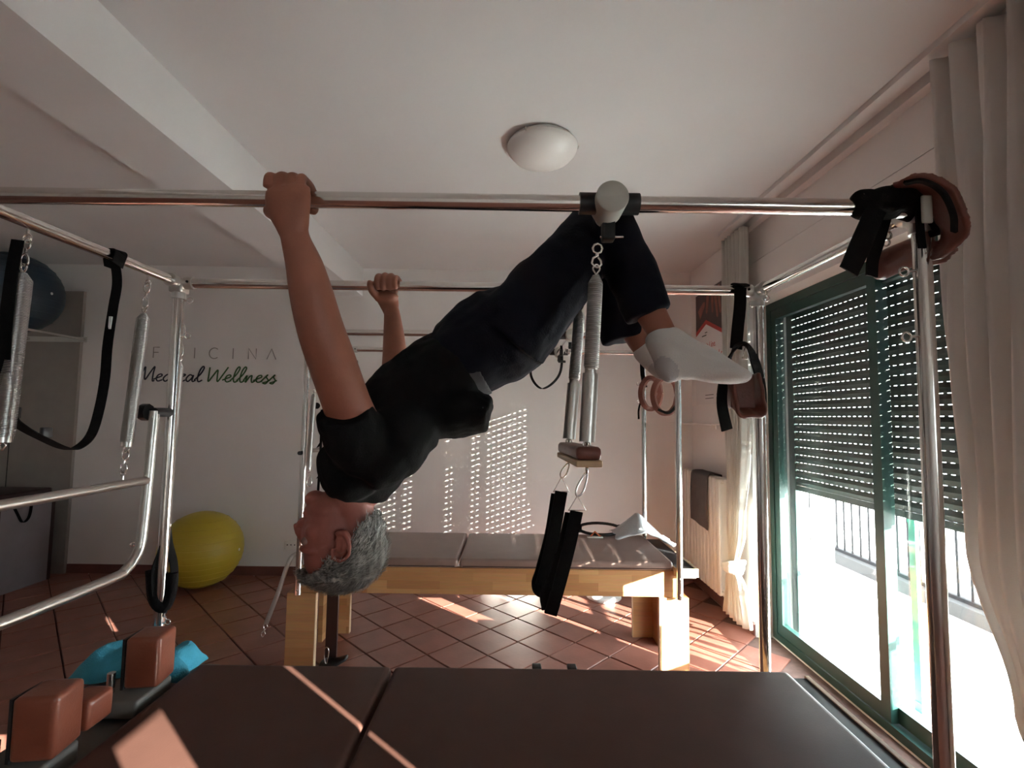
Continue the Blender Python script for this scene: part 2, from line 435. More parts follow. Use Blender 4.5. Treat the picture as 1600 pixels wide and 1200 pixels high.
# ------------------------------------------------------------------ window 1 with sashes and roller shutter
def window(name, y0, y1, z1, sashes, label, zs=0):
    w = struct(empty(name, (1.92, (y0+y1)/2, 0), label, 'window'))
    t = .055
    MB().box((1.90, y0, zs), (2.0, y0+t, z1)).box((1.90, y1-t, zs), (2.0, y1, z1)).box((1.90, y0+t, z1-t), (2.0, y1-t, z1)).box((1.90, y0+t, zs), (2.0, y1-t, zs+.045)).build('outer_frame', 'green_frame', w)
    for k, (a, b) in enumerate(sashes):
        xo = 1.905 if k % 2 == 0 else 1.945
        s_ = .065; zb, zt = zs+.05, z1-t-.004
        f = MB()
        f.box((xo, a, zb), (xo+.038, a+s_, zt)).box((xo, b-s_, zb), (xo+.038, b, zt)).box((xo, a+s_, zb), (xo+.038, b-s_, zb+.075)).box((xo, a+s_, zt-s_), (xo+.038, b-s_, zt))
        so = f.build('sash', 'green_frame', w)
        MB().box((xo+.017, a+s_-.005, zb+.07), (xo+.021, b-s_+.005, zt-s_+.005)).build('pane', 'glass', so)
    return w
win1 = window('window_1', W1[0], W1[1], W1[2], [(2.53, W1[1]-.056), (W1[0]+.056, 2.62)], 'dark green sliding window with roller shutter half lowered')
# slats: a body with a row of light slots under it
PIT = .0545; SB = .0518
ya, yb = W1[0]+.06, W1[1]-.06
sl = MB(); L = yb-ya; tw = .023; gap = .023; n = int(L/(tw+gap))
sl.prism([(-.001, -L/2, PIT-SB), (-.008, -L/2, PIT-SB*.5), (-.001, -L/2, PIT), (.001, -L/2, PIT), (-.004, -L/2, PIT-SB*.5), (.001, -L/2, PIT-SB)], (0, L, 0))
for k in range(n+1):
    yk = -L/2+k*(tw+gap)
    sl.box((-.001, yk, -.001), (.001, min(yk+tw, L/2), PIT-SB+.001))
slat_me = sl.mesh('slat'); slat_me.materials.append(MATS['shutter_green'])
shutter = empty('roller_shutter', (2.06, (ya+yb)/2, 1.05), 'dark green slatted roller shutter lowered halfway outside the window', 'shutter')
for k in range(25):
    o = bpy.data.objects.new('slat', slat_me); COL.objects.link(o); o.parent = shutter
    o.location = (0, 0, .03+k*PIT)
MB().box((2.052, ya, 1.045), (2.068, yb, 1.082)).build('bottom_rail', 'shutter_green', shutter)
for yg in (ya-.058, yb-.014): MB().box((2.045, yg, .05), (2.08, yg+.07, 2.42)).build('guide_rail', 'green_frame', shutter)
win2 = window('window_2', W2[0], W2[1], W2[2], [(-1.50, W2[1]-.056), (W2[0]+.056, -1.44)], 'second window added behind the viewer to let sun patches onto the near bed', SILL2)  # unseen; added so sun falls on the near mattress

# ------------------------------------------------------------------ outside
struct(MB().box((2.6, -8, -.14), (40, 14, -.02)).build('ground_outside', 'terrace'), 'sunlit pale terrace outside the window', 'terrace')
rail = empty('balcony_railing', (3.7, 2.6, 0), 'wrought iron balcony railing with scrolls outside the window', 'railing')
bar_me = MB().cyl((0, 0, .12), (0, 0, 1.02), .010, 8).mesh('bar'); bar_me.materials.append(MATS['iron'])
for k in range(64):
    o = bpy.data.objects.new('bar', bar_me); COL.objects.link(o); o.parent = rail; o.location = (0, -2.6+k*.125, 0)
MB().box((3.685, -.1, 1.02), (3.715, 8.0, 1.05)).box((3.685, -.1, .09), (3.715, 8.0, .12)).build('handrail', 'iron', rail)
sc_ = MB()
for sgn in (-1, 1):
    sc_.tube([V(0, sgn*(.005+.04*(1-t/10))*0+sgn*(.045-.045*math.cos(t*.55)*(1-t*.06)), .72+.012*t+.04*math.sin(t*.55)) for t in range(11)], .005, 6)
scroll_me = sc_.mesh('scroll'); scroll_me.materials.append(MATS['iron'])
for k in range(16):
    o = bpy.data.objects.new('scroll', scroll_me); COL.objects.link(o); o.parent = rail; o.location = (0, -2.54+k*.5, 0)
MB().box((3.6, -.1, -.02), (3.85, 8.0, .09)).build('kerb', 'kerb_stone', rail)
tag(MB().box((2.62, 4.08, -.02), (2.66, 4.30, 2.3)).box((2.60, 4.10, .1), (2.62, 4.28, 1.1)).build('shutter_leaf', 'building'), 'pale shutter leaf standing open on the terrace', 'shutter')
tag(MB().box((2.20, 2.70, 0.0), (2.22, 2.745, 1.04)).box((2.197, 2.697, .0), (2.223, 2.748, .05)).box((2.197, 2.697, .99), (2.223, 2.748, 1.04)).build('terrace_post', 'teal_paint'), 'slim bright teal post just outside the right pane', 'post')
tag(MB().box((3.3, 8.2, -.02), (5.2, 8.8, 2.6)).box((3.25, 8.15, -.02), (5.25, 8.85, .2)).box((3.25, 8.15, 2.5), (5.25, 8.85, 2.65)).build('terrace_wall', 'building'), 'white end wall of the terrace beyond the railing', 'wall')
tag(MB().box((2.45, 1.67, -.02), (2.55, 1.88, 2.7)).box((2.43, 1.65, -.02), (2.57, 1.90, .15)).box((2.43, 1.65, 2.6), (2.57, 1.90, 2.72)).build('sun_baffle_pillar', 'building'), 'flat white terrace pillar added out of view to shade the floor between sun streaks', 'baffle')  # added sun blocker; its shade parts the streaks on the floor
tag(MB().box((2.42, .75, -.02), (2.56, 1.21, 1.30)).box((2.42, 1.21, -.02), (2.56, 1.40, .92)).box((2.40, .73, 1.26), (2.58, 1.23, 1.32)).box((2.40, .73, -.02), (2.58, 1.42, .06)).build('sun_block_box', 'building'), 'white stepped planter added out of view on the terrace to keep sun off the floor', 'blocker')  # unseen block, stepped to shape where sun reaches the floor and far bed
tag(MB().cyl((3.2, 8.1, -.02), (3.2, 8.1, 2.6), .045, 12).ring((3.2, 8.1, .6), .05, .008, (0, 0, 1)).ring((3.2, 8.1, 1.6), .05, .008, (0, 0, 1)).build('drainpipe', 'white_plastic'), 'pale drainpipe at the corner of the terrace wall', 'pipe')

# ------------------------------------------------------------------ curtains
def curtain(name, rows, pleats, amp, material, label, x0, knot=None, seed=0):
    """rows: (z, y_start, y_end, amplitude factor, x shift)"""
    nz = 70; ny = pleats*12; mb = MB(); vs = []; fs = []
    rows = sorted(rows)
    for i in range(nz+1):
        z = rows[0][0]+(rows[-1][0]-rows[0][0])*i/nz
        for a, b in zip(rows, rows[1:]):
            if a[0] <= z <= b[0]+1e-6:
                t = (z-a[0])/(b[0]-a[0]); t = t*t*(3-2*t); r = [a[q]+(b[q]-a[q])*t for q in range(5)]; break
        for j in range(ny+1):
            s = j/ny; ph = s*pleats*2*math.pi
            nn = noise.noise(V(s*4+seed, z*1.1, seed))
            x = x0+r[4]+amp*r[3]*(math.sin(ph+nn*1.4)+.35*math.sin(ph*2.1+z*1.3+seed))
            y = r[1]+(r[2]-r[1])*(s+.012*math.sin(ph*1.0+z*2))
            vs.append((x, y, z))
    for i in range(nz):
        for j in range(ny): fs.append((i*(ny+1)+j, i*(ny+1)+j+1, (i+1)*(ny+1)+j+1, (i+1)*(ny+1)+j))
    bm_ = MB().add(vs, fs, True)
    root = empty(name, (x0, (rows[0][1]+rows[0][2])/2, rows[0][0]), label, 'curtain', None)
    o = bm_.build('fabric', material, root)
    sm = o.modifiers.new('thickness', 'SOLIDIFY'); sm.thickness = .003
    if knot:
        zc, yc, w = knot
        k = MB()
        for q in range(5):
            a = q*.7
            k.tube([V(x0+w*math.cos(t*.6+a)*(1+.1*q), yc+w*math.sin(t*.6+a), zc+(.012*q-.024)+.02*math.sin(t*.6+a*2)) for t in range(11)], .014+.004*(q % 2), 8)
        k.ellipsoid((x0-.02, yc, zc), (w*.9, w*.9, w*.8))
        put_mesh('knot', remesh(k, .006, 3, ROOT[root.name]), material, root)
    return root
curtain('sheer_curtain', [(.10, 3.46, 3.83, .8, 0), (.35, 3.53, 3.78, .7, 0), (.47, 3.63, 3.72, .45, 0), (.75, 3.52, 3.74, .7, 0), (1.5, 3.42, 3.74, .9, 0), (2.93, 3.42, 3.74, .8, 0)],
        6, .035, 'curtain_sheer', 'sheer white curtain knotted low, hanging beside the radiator', 1.655, knot=(.47, 3.68, .055))
curtain('linen_curtain', [(.02, 1.40, 1.62, .7, 0), (.30, 1.46, 1.60, .5, 0), (.42, 1.48, 1.58, .4, 0), (.62, 1.40, 1.64, .7, 0), (1.1, 1.20, 1.79, .9, 0), (2.0, 1.06, 1.83, 1, 0), (2.955, 1.0, 1.85, .8, 0)],
        9, .040, 'curtain_linen', 'heavy greige linen curtain gathered by the near edge of the window', 1.66, knot=(.40, 1.53, .05), seed=3)
curtain('sun_split_curtain', [(.06, -.98, -.55, 1, 0), (2.955, -.98, -.55, 1, 0)], 6, .03, 'curtain_linen', 'unseen linen curtain added to split the sun at the second window', 1.68, seed=8)  # added out of view to cut the sun into a patch and a streak

# ------------------------------------------------------------------ far wall things
def stroke(mb, pts, w=.012, y=YF, sub=6, d=.004):
    mb.ribbon([V(p[0], y-d/2, p[1]) for p in pts], w, d, V(0, 0, 0), sub) if False else None
    P = catmull([V(p[0], 0, p[1]) for p in pts], sub) if sub > 1 else [V(p[0], 0, p[1]) for p in pts]
    vs = []; fs = []
    for i, p in enumerate(P):
        t = (P[min(i+1, len(P)-1)]-P[max(i-1, 0)]); t.normalize(); nrm = V(-t.z, 0, t.x)
        ww = w*(1+.35*(-t.z)) if w > .013 else w
        for sg, dy in ((-1, 0), (1, 0), (1, -d), (-1, -d)): vs.append(V(p.x, y-.001, p.z)+nrm*(sg*ww/2)+V(0, dy, 0))
    for i in range(len(P)-1):
        for k in range(4):
            l = (k+1) % 4; fs.append((i*4+k, i*4+l, i*4+4+l, i*4+4+k))
    m = (len(P)-1)*4; fs += [(3, 2, 1, 0), (m, m+1, m+2, m+3)]
    mb.add(vs, fs)
sign = empty('wall_lettering', (-3.0, YF-.002, 1.8), 'two-line clinic name lettered in grey, navy and green on the far wall', 'sign')
hC = .105; zC = 2.075; x0 = -3.69; stp = (-2.365+3.69)/7
def arc(cx, cz, rx, rz, a0, a1, n=16): return [(cx+rx*math.cos(math.radians(a0+(a1-a0)*k/n)), cz+rz*math.sin(math.radians(a0+(a1-a0)*k/n))) for k in range(n+1)]
GL = {'O': [arc(0, .5, .48, .5, 0, 360)], 'F': [[(-.25, 0), (-.25, 1), (.3, 1)], [(-.25, .52), (.22, .52)]], 'I': [[(0, 0), (0, 1)]],
      'C': [arc(.05, .5, .48, .5, 50, 310)], 'N': [[(-.36, 0), (-.36, 1), (.36, 0), (.36, 1)]], 'A': [[(-.42, 0), (0, 1), (.42, 0)]]}
for k, ch in enumerate('OFFICINA'):
    mb = MB()
    for st in GL[ch]: stroke(mb, [(x0+k*stp+p[0]*hC, zC+p[1]*hC) for p in st], .008, sub=1)
    mb.build('letter', 'letter_grey', sign)
# brush script, unit = x-height
SC = {
 'M': ([[(0, .0), (.12, .9), (.28, 1.9), (.36, 1.2), (.5, .2), (.75, 1.1), (1.0, 1.95), (1.02, 1.0), (1.1, .05), (1.25, .1)]], 1.3),
 'e': ([[(-.15, .25), (.1, .45), (.42, .7), (.38, .95), (.15, .85), (.05, .4), (.22, .02), (.55, .2)]], .58),
 'd': ([[(.5, .8), (.25, .9), (.02, .4), (.2, .0), (.45, .35), (.66, 1.4), (.8, 2.0), (.68, 1.9), (.58, .8), (.62, .05), (.85, .2)]], .85),
 'i': ([[(-.1, .2), (.12, .9), (.1, .2), (.22, .0), (.4, .2)], [(.16, 1.3), (.2, 1.4)]], .4),
 'c': ([[(-.1, .3), (.4, .85), (.2, .95), (.04, .4), (.2, .0), (.5, .2)]], .52),
 'a': ([[(.45, .8), (.22, .9), (.02, .4), (.18, .0), (.4, .35), (.52, .85), (.5, .2), (.6, .02), (.78, .2)]], .78),
 'l': ([[(-.12, .2), (.25, 1.0), (.42, 1.8), (.3, 2.05), (.14, 1.5), (.1, .5), (.24, .0), (.5, .22)]], .5),
 'W': ([[(0, 1.95), (.06, 1.0), (.14, .05), (.42, .9), (.66, 1.6), (.74, .8), (.86, .05), (1.15, 1.0), (1.42, 2.0)]], 1.35),
 'n': ([[(-.1, .2), (.1, .9), (.1, .0), (.3, .7), (.48, .9), (.5, .4), (.6, .0), (.82, .22)]], .82),
 's': ([[(-.1, .2), (.3, 1.05), (.22, .75), (.42, .3), (.28, -.15), (.05, -.05), (.3, .1), (.55, .3)]], .55)}
xs = .0735; z0 = 1.845; xc = -3.66; XW = 1.72
for word, m_ in (('Medical', 'letter_navy'), ('Wellness', 'letter_green')):
    for ch in word:
        mb = MB()
        for st in SC[ch][0]: stroke(mb, [(xc+(p[0]+.12*p[1])*xs*XW, z0+p[1]*xs) for p in st], .0125)
        mb.build('letter', m_, sign); xc += SC[ch][1]*xs*XW
    xc += .045
socket = empty('wall_socket', (-2.09, YF-.01, .25), 'white wall socket low on the far wall', 'socket')
MB().rbox((-2.09, YF-.005, .29), (.12, .01, .08), .003).build('cover', 'white_plastic', socket)
for dx in (-.035, 0, .035): MB().cyl((-2.09+dx, YF-.011, .29), (-2.09+dx, YF-.0095, .29), .006, 10).build('hole', 'black_plastic', socket)

# poster on the window wall by the corner
po = empty('poster', (XR-.003, 4.37, 1.68), 'physiotherapy poster with a photo of hands and red lettering, behind the sheer curtain', 'poster')
def pp(y, z, d=.004): return V(XR-d, y, z)
MB().box((XR-.004, 4.03, 1.68), (XR-.001, 4.68, 2.735)).build('paper', 'poster_paper', po)
MB().prism([pp(4.66, 2.72, .0055), pp(4.06, 2.72, .0055), pp(4.06, 2.30, .0055), pp(4.42, 2.45, .0055), pp(4.66, 2.37, .0055)], (.001, 0, 0)).build('hand_photo', 'poster_dark', po)
fg = MB()
for (ya_, za_, yb_, zb_, r_) in ((4.22, 2.70, 4.17, 2.44, .03), (4.28, 2.70, 4.27, 2.50, .03), (4.36, 2.70, 4.40, 2.52, .034), (4.15, 2.70, 4.11, 2.46, .026), (4.58, 2.52, 4.46, 2.60, .05)):
    d_ = V(0, yb_-ya_, zb_-za_).normalized(); n_ = V(0, -d_.z, d_.y)
    a_, b_ = pp(ya_, za_, .0075), pp(yb_, zb_, .0075)
    fg.prism([a_+n_*r_, b_+n_*r_*.6, b_+d_*r_*.6, b_-n_*r_*.6, a_-n_*r_], (.002, 0, 0))
fg.build('printed_hand', 'poster_skin', po)
MB().prism([pp(4.66, 2.37, .0065), pp(4.42, 2.45, .0065), pp(4.06, 2.30, .0065), pp(4.06, 2.265, .0065), pp(4.42, 2.41, .0065), pp(4.66, 2.33, .0065)], (.002, 0, 0)).build('red_band', 'poster_red', po)
def text(body, size, y, z, material, parent, name, shear=.25):
    c = bpy.data.curves.new(name, 'FONT'); c.body = body; c.size = size; c.shear = shear; c.extrude = .0006; c.resolution_u = 3
    o = bpy.data.objects.new(name, c); COL.objects.link(o)
    dg = bpy.context.evaluated_depsgraph_get(); dg.update()
    me = bpy.data.meshes.new_from_object(o.evaluated_get(dg)); bpy.data.objects.remove(o)
    M = Matrix(((0, 0, -1, 0), (-1, 0, 0, 0), (0, 1, 0, 0), (0, 0, 0, 1)))
    for v in me.vertices:
        q = v.co.copy(); v.co = Vector((XR-.0055-q.z, y-q.x, z+q.y))-ROOT[parent.name]
    q = put_mesh(name, me, material, parent); return q
text('Gait Line.', .078, 4.52, 2.185, 'poster_red', po, 'headline')
text('il del pa', .098, 4.34, 2.075, 'poster_red', po, 'headline')
fi = MB()
for z_ in (1.885, 1.86): fi.box((XR-.0055, 4.08, z_-.007), (XR-.003, 4.22, z_))
for z_ in (1.765, 1.735): fi.box((XR-.0055, 4.28, z_-.006), (XR-.003, 4.46, z_))
for z_ in (1.765, 1.735): fi.box((XR-.0055, 4.10, z_-.006), (XR-.003, 4.22, z_))
fi.box((XR-.0055, 4.42, 2.305), (XR-.003, 4.52, 2.315)).box((XR-.0055, 4.40, 2.33), (XR-.003, 4.45, 2.338)).build('small_print', 'poster_ink', po)
tag(MB().tube([V(1.55, YF-.02, 1.50), V(1.74, YF-.02, 1.50), V(XR-.02, YF-.05, 1.50), V(XR-.02, 3.85, 1.50)], .008, 8).cyl((XR-.02, 4.2, 1.50), (XR-.02, 4.2, 1.46), .006, 8).build('wall_rail', 'wall'), 'thin cream pipe running along the corner under the poster', 'pipe')

# radiator with fins and a cloth over it
rd = empty('radiator', (1.70, 4.27, .15), 'cream column radiator under the poster on the window wall', 'radiator')
fin = MB()
fin.rbox((1.655, 0, .62), (.018, .056, .90), .006).rbox((1.735, 0, .62), (.018, .056, .90), .006)
fin.rbox((1.695, 0, .62), (.07, .010, .90), .004).rbox((1.695, 0, 1.06), (.098, .05, .03), .01).rbox((1.695, 0, .185), (.098, .05, .03), .01)
fm = fin.mesh('fin'); fm.materials.append(MATS['radiator'])
for k in range(11):
    o = bpy.data.objects.new('fin', fm); COL.objects.link(o); o.parent = rd
    o.location = V(0, 3.94+k*.072, 0)-ROOT[rd.name]
MB().cyl((1.695, 3.9, 1.05), (1.695, 4.72, 1.05), .018).cyl((1.695, 3.9, .2), (1.695, 4.72, .2), .018).build('header_pipe', 'radiator', rd)
MB().cyl((1.695, 4.70, 1.05), (1.695, 4.755, 1.05), .024).cyl((1.695, 4.74, 1.05), (1.66, 4.74, 1.05), .014).build('valve', 'radiator', rd)
cl = MB(); vs = []; fs = []
prof = [(1.628, .66), (1.627, .8), (1.630, .95), (1.634, 1.06), (1.645, 1.088), (1.67, 1.094), (1.70, 1.094), (1.735, 1.092), (1.76, 1.085), (1.764, 1.05), (1.764, .98)]
for i, (x_, z_) in enumerate(prof):
    for j in range(9):
        y_ = 4.10+.36*j/8
        vs.append((x_+.004*math.sin(j*1.3+i*.4), y_+.006*math.sin(i), z_-(.03*(1-j/8) if i < 2 else 0)))
for i in range(len(prof)-1):
    for j in range(8): fs.append((i*9+j, i*9+j+1, i*9+10+j, i*9+9+j))
o = MB().add(vs, fs, True).build('folded_cloth', 'cloth_charcoal'); tag(o, 'charcoal cloth folded over the radiator', 'cloth')
sm = o.modifiers.new('thickness', 'SOLIDIFY'); sm.thickness = .006

# ceiling lamp
lp = empty('ceiling_lamp', (.148, 2.52, 2.88), 'round frosted glass ceiling lamp, switched off', 'lamp')
prof = [(.005, -.105), (.06, -.10), (.11, -.085), (.155, -.06), (.18, -.03), (.188, -.008), (.186, 0)]
def lathe(c, prof, n=40):
    vs = []; fs = []
    for (r_, z_) in prof:
        for k in range(n): vs.append((c[0]+r_*math.cos(2*math.pi*k/n), c[1]+r_*math.sin(2*math.pi*k/n), c[2]+z_))
    for i in range(len(prof)-1):
        for k in range(n):
            l = (k+1) % n; fs.append((i*n+k, i*n+l, (i+1)*n+l, (i+1)*n+k))
    fs.append(tuple(range(n))); fs.append(tuple(range((len(prof)-1)*n, len(prof)*n))[::-1])
    return MB().add(vs, fs, True)
lathe((.148, 2.52, ZC-.018), prof).build('glass_shade', 'lamp_glass', lp)
lathe((.148, 2.52, ZC), [(.165, -.03), (.172, -.03), (.172, 0), (.1, 0)]).build('mount_ring', 'white_plastic', lp)
for a_ in (0, 2.1, 4.2): MB().cyl((.148+.186*math.cos(a_), 2.52+.186*math.sin(a_), ZC-.03), (.148+.192*math.cos(a_), 2.52+.192*math.sin(a_), ZC-.012), .004, 8).build('clip', 'steel_satin', lp)

# exercise balls and the wall rack
def ball(name, c, r, material, label):
    root = empty(name, (c[0], c[1], c[2]-r), label, 'ball')
    mb = MB().ellipsoid(c, (r, r, r*.985), n=48, m=32)
    b_ = mb.build('ball_skin', material, root)
    g = MB()
    for k in range(-5, 6):
        z_ = k*.052*r/.33
        rr = math.sqrt(max(.01, r*r-z_*z_))
        g.ring((c[0], c[1], c[2]+z_), rr*.999, .0022, (0, 0, 1), 48, 5)
    g.build('ridges', material, root)
    MB().cyl((c[0]+r*.995, c[1], c[2]), (c[0]+r*1.004, c[1], c[2]), .012).build('plug', 'white_plastic', root)
    return root
ball('exercise_ball', (-2.735, 4.455, .333), .333, 'ball_yellow', 'yellow exercise ball on the floor against the far wall')
ball('exercise_ball', (-4.50, 4.34, 2.59), .365, 'ball_blue', 'dark blue exercise ball on the wall rack at far left')
rk = empty('ball_rack', (-4.43, 4.6, 2.22), 'steel tube wall bracket holding the dark blue ball', 'rack')
MB().tube([V(-4.72, YF-.04, 2.24), V(-4.72, 4.18, 2.24), V(-4.70, 4.12, 2.24), V(-4.66, 4.10, 2.24), V(-4.24, 4.10, 2.24), V(-4.20, 4.12, 2.24), V(-4.18, 4.18, 2.24), V(-4.18, YF-.04, 2.24)], .013, 10).build('loop', 'steel', rk)
MB().box((-4.74, YF-.045, 2.215), (-4.16, YF-.035, 2.265)).build('wall_plate', 'steel_satin', rk)

# small exercise chair in the dark corner
wc = empty('exercise_chair', (-4.7, 4.4, 0), 'low exercise chair with dark leather seat and grey front, in the dark corner', 'chair')
MB().rbox((-4.62, 4.36, .80), (.76, .50, .07), .02).build('seat', 'leather_dark', wc)
for x_ in (-4.98, -4.25): MB().box((x_-.02, 4.14, 0), (x_+.02, 4.60, .765)).build('side_panel', 'chair_panel', wc)
MB().box((-4.96, 4.20, .05), (-4.27, 4.225, .76)).build('front_panel', 'leather_dark', wc)
MB().ribbon([V(-4.222, 4.22, .76), V(-4.218, 4.27, .66), V(-4.216, 4.32, .575), V(-4.216, 4.37, .60), V(-4.218, 4.39, .68), V(-4.222, 4.39, .76)], .022, .004, V(1, .3, 0)).build('strap', 'black_strap', wc)
for y_ in (4.125, 4.615): MB().box((-4.275, y_-.015, 0), (-4.225, y_+.015, .765)).build('upright', 'leather_dark', wc)

# ------------------------------------------------------------------ hardware builders
TR = .0185
def snap_hook(mb, a, b, axis=(1, 0, 0), r=.0028):
    """ring, swivel and hook between a and b"""
    a = Vector(a); b = Vector(b); d = (b-a); L = d.length; d.normalize(); ax = Vector(axis); s = ax.cross(d).normalized()
    w = min(.011, L*.2)
    mb.tube([a+d*(L*.22)+s*(w*math.cos(t*.7854))+d*(L*.2*math.sin(t*.7854)) for t in range(8)], r, 6, closed=True)
    mb.tube([a+d*(L*.40), a+d*(L*.52)], r*1.5, 8)
    mb.tube([a+d*(L*.52), a+d*(L*.62)+s*w*.8, a+d*(L*.82)+s*w, a+d*(L*.96)+s*w*.4, a+d*(L*.98)-s*w*.5, a+d*(L*.85)-s*w, a+d*(L*.7)-s*w*.8, a+d*(L*.58)-s*w*.2], r, 6)
    return mb
def eye_bolt(mb, p, d, axis, R=.0105, r=.0025):
    p = Vector(p); d = Vector(d).normalized()
    mb.cyl(p, p+d*.014, .0035, 8); mb.ring(p+d*(.014+R), R, r, axis, 16, 6); return mb
def carabiner(mb, a, b, w=.013, r=.0028, axis=(0, 1, 0)):
    a = Vector(a); b = Vector(b); d = (b-a); L = d.length; d.normalize(); s = Vector(axis).cross(d).normalized()
    P = [a, a+d*L*.15+s*w*.5, a+d*L*.6+s*w, a+d*L*.88+s*w*.8, b, a+d*L*.88-s*w*.8, a+d*L*.6-s*w, a+d*L*.15-s*w*.5]
    mb.tube(catmull(P+[P[0]], 4)[:-1], r, 6, closed=True); return mb
def spring(name, A, B, R, label, top_hook, bottom_hook, sleeve=0, wire=.0016, pitch=.0042, group=None, axis=(0, 1, 0)):
    """A top anchor, B bottom anchor; hooks are lengths taken by the clips"""
    A = Vector(A); B = Vector(B); d = (B-A).normalized()
    a = A+d*top_hook; b = B-d*bottom_hook
    root = empty(name, B, label, 'spring', group)
    L = (b-a).length; e = a+d*(L*(1-sleeve))
    MB().helix(a+d*.012, e, R, wire, pitch).build('coil', 'spring_steel', root)
    MB().tube([a+d*.034, e], R*.86, 10).build('core', 'steel_satin', root)
    s = Vector(axis).cross(d).normalized()
    MB().tube(catmull([a+d*.012, a-d*.002-s*.008, a-d*.012, a-d*.002+s*.008, a+d*.012], 4), .0024, 6).build('end_loop', 'steel', root)
    MB().tube(catmull([b-d*.004, b+d*.006-s*.008, b+d*.018, b+d*.006+s*.008, b-d*.004], 4), .0024, 6).build('end_loop', 'steel', root)
    if sleeve:
        MB().tube([e-d*.004, b], R*1.16, 18).build('sleeve', 'steel_satin', root)
    if top_hook > .03: snap_hook(MB(), A, a-d*.004, axis).build('top_clip', 'steel', root)
    if bottom_hook > .03: snap_hook(MB(), B, b+d*.008, axis).build('bottom_clip', 'steel', root)
    return root

# ------------------------------------------------------------------ the two beds with canopy frames
def corner_joint(root, p, sx, sy):
    m = MB(); p = Vector(p)
    m.rbox(p+V(0, 0, -.012), (.05, .05, .055), .008)
    m.cyl(p+V(-sx*.025, 0, 0), p+V(-sx*.055, 0, 0), .024); m.cyl(p+V(0, -sy*.025, 0), p+V(0, -sy*.055, 0), .024); m.cyl(p+V(0, 0, -.03), p+V(0, 0, -.06), .024)
    o = m.build('corner_joint', 'steel_satin', root)
    MB().cyl(p+V(0, -.027, -.012), p+V(0, -.031, -.012), .006, 8).cyl(p+V(-sx*.045, -.022, .0), p+V(-sx*.045, -.027, 0), .005, 8).build('set_screw', 'black_plastic', o)
def bed(name, label, xl, xr, y1, y2, h, post_foot, mx0, mx1, my0, my1, seam, mtop, beam_top, beam_bot, legs, leather, end_x):
    root = empty(name, ((xl+xr)/2, (y1+y2)/2, 0), label, 'exercise bed')
    for (x, y) in ((xl, y1), (xr, y1), (xl, y2), (xr, y2)):
        MB().cyl((x, y, post_foot), (x, y, h-.02), TR, 20).build('post', 'steel', root)
        corner_joint(root, (x, y, h), 1 if x > 0 else -1, 1 if y == y2 else -1)
        for z in (post_foot+.03, post_foot+.12): MB().cyl((x, y-TR-.003, z), (x, y-TR+.002, z), .006, 8).build('post_bolt', 'steel_satin', root)

    for y in (y1, y2): MB().cyl((xl+.02, y, h), (xr-.02, y, h), TR, 24).build('long_rail', 'steel', root)
    for x in (xl, xr): MB().cyl((x, y1+.02, h), (x, y2-.02, h), TR*.9, 20).build('end_rail', 'steel', root)
    # wooden base
    for y in (my0+.01, my1-.04): MB().rbox(((mx0+mx1)/2, y+.015, (beam_top+beam_bot)/2), (mx1-mx0+.10, .032, beam_top-beam_bot), .003, 1, smooth=False).build('side_beam', 'wood', root)
    for x in (mx0-.03, mx1+.03): MB().rbox((x, (my0+my1)/2, (beam_top+beam_bot)/2), (.03, my1-my0-.06, beam_top-beam_bot), .003, 1, smooth=False).build('end_beam', 'wood', root)
    for (lx0, lx1, sx) in legs:
        for ly, sy in ((my0-.002, 1), (my1+.002, -1)):
            lo, hi = sorted((ly, ly+sy*.032))
            MB().box((lx0, lo, 0), (lx1, hi, beam_bot)).build('leg_board', 'wood', root)
            a_, b_ = sorted((ly+sy*.032, ly+sy*.17))
            xi = lx0 if sx < 0 else lx1-.03
            MB().box((xi, a_, 0), (xi+.03, b_, beam_bot)).build('leg_board', 'wood', root)
            xe = lx1 if sx < 0 else lx0-.004
            MB().box((xe, lo, 0), (xe+.004, hi, beam_bot)).build('leg_edge', 'wood_edge', root)
    # mattress halves
    th = mtop-beam_top
    for (a_, b_) in ((mx0, seam-.004), (seam+.004, mx1)):
        p = MB().rbox(((a_+b_)/2, (my0+my1)/2, beam_top+th/2), (b_-a_, my1-my0, th), .022, 4)
        o = p.build('mattress', leather, root)
        zz = beam_top+.012
        for yy in (my0-.001, my1+.001): MB().tube([V(a_+.02, yy, zz), V(b_-.02, yy, zz)], .0025, 6).build('piping', 'piping', o)
    # black end strip with light edging
    e = MB().box((mx1+.012, my0-.02, beam_top-.02), (end_x-.014, my1+.02, beam_top+.018)).build('end_strip', 'black_plastic', root)
    MB().box((mx1+.003, my0-.03, beam_top-.025), (mx1+.012, my1+.03, beam_top+.022)).box((end_x-.014, my0-.03, beam_top-.025), (end_x, my1+.03, beam_top+.022)).box((mx1+.012, my0-.03, beam_top-.03), (end_x-.014, my0-.02, beam_top+.022)).build('end_trim', 'wood_edge', e)
    return root
X1L, X1R, Y1N, Y1F, H1 = -1.267, .933, 1.093, 1.835, 2.031
X2L, X2R, Y2N, Y2F, H2 = -1.212, .988, 2.898, 3.647, 2.031
bed1 = bed('trapeze_table', 'near steel-canopied exercise bed with dark brown mattress, man hanging from its rails', X1L, X1R, Y1N, Y1F, H1, .50,
           -1.04, .945, 1.10, 1.715, -.385, .70, .645, .50, [(-1.20, -1.03, -1), (.86, 1.02, 1)], 'leather_brown', 1.035)
bed2 = bed('trapeze_table', 'far steel-canopied exercise bed on a beech frame, along the back wall', X2L, X2R, Y2N, Y2F, H2, .505,
           -1.17, .965, 2.935, 3.60, -.295, .705, .652, .50, [(-1.29, -1.125, -1), (.885, 1.052, 1)], 'leather_sheen', 1.10)
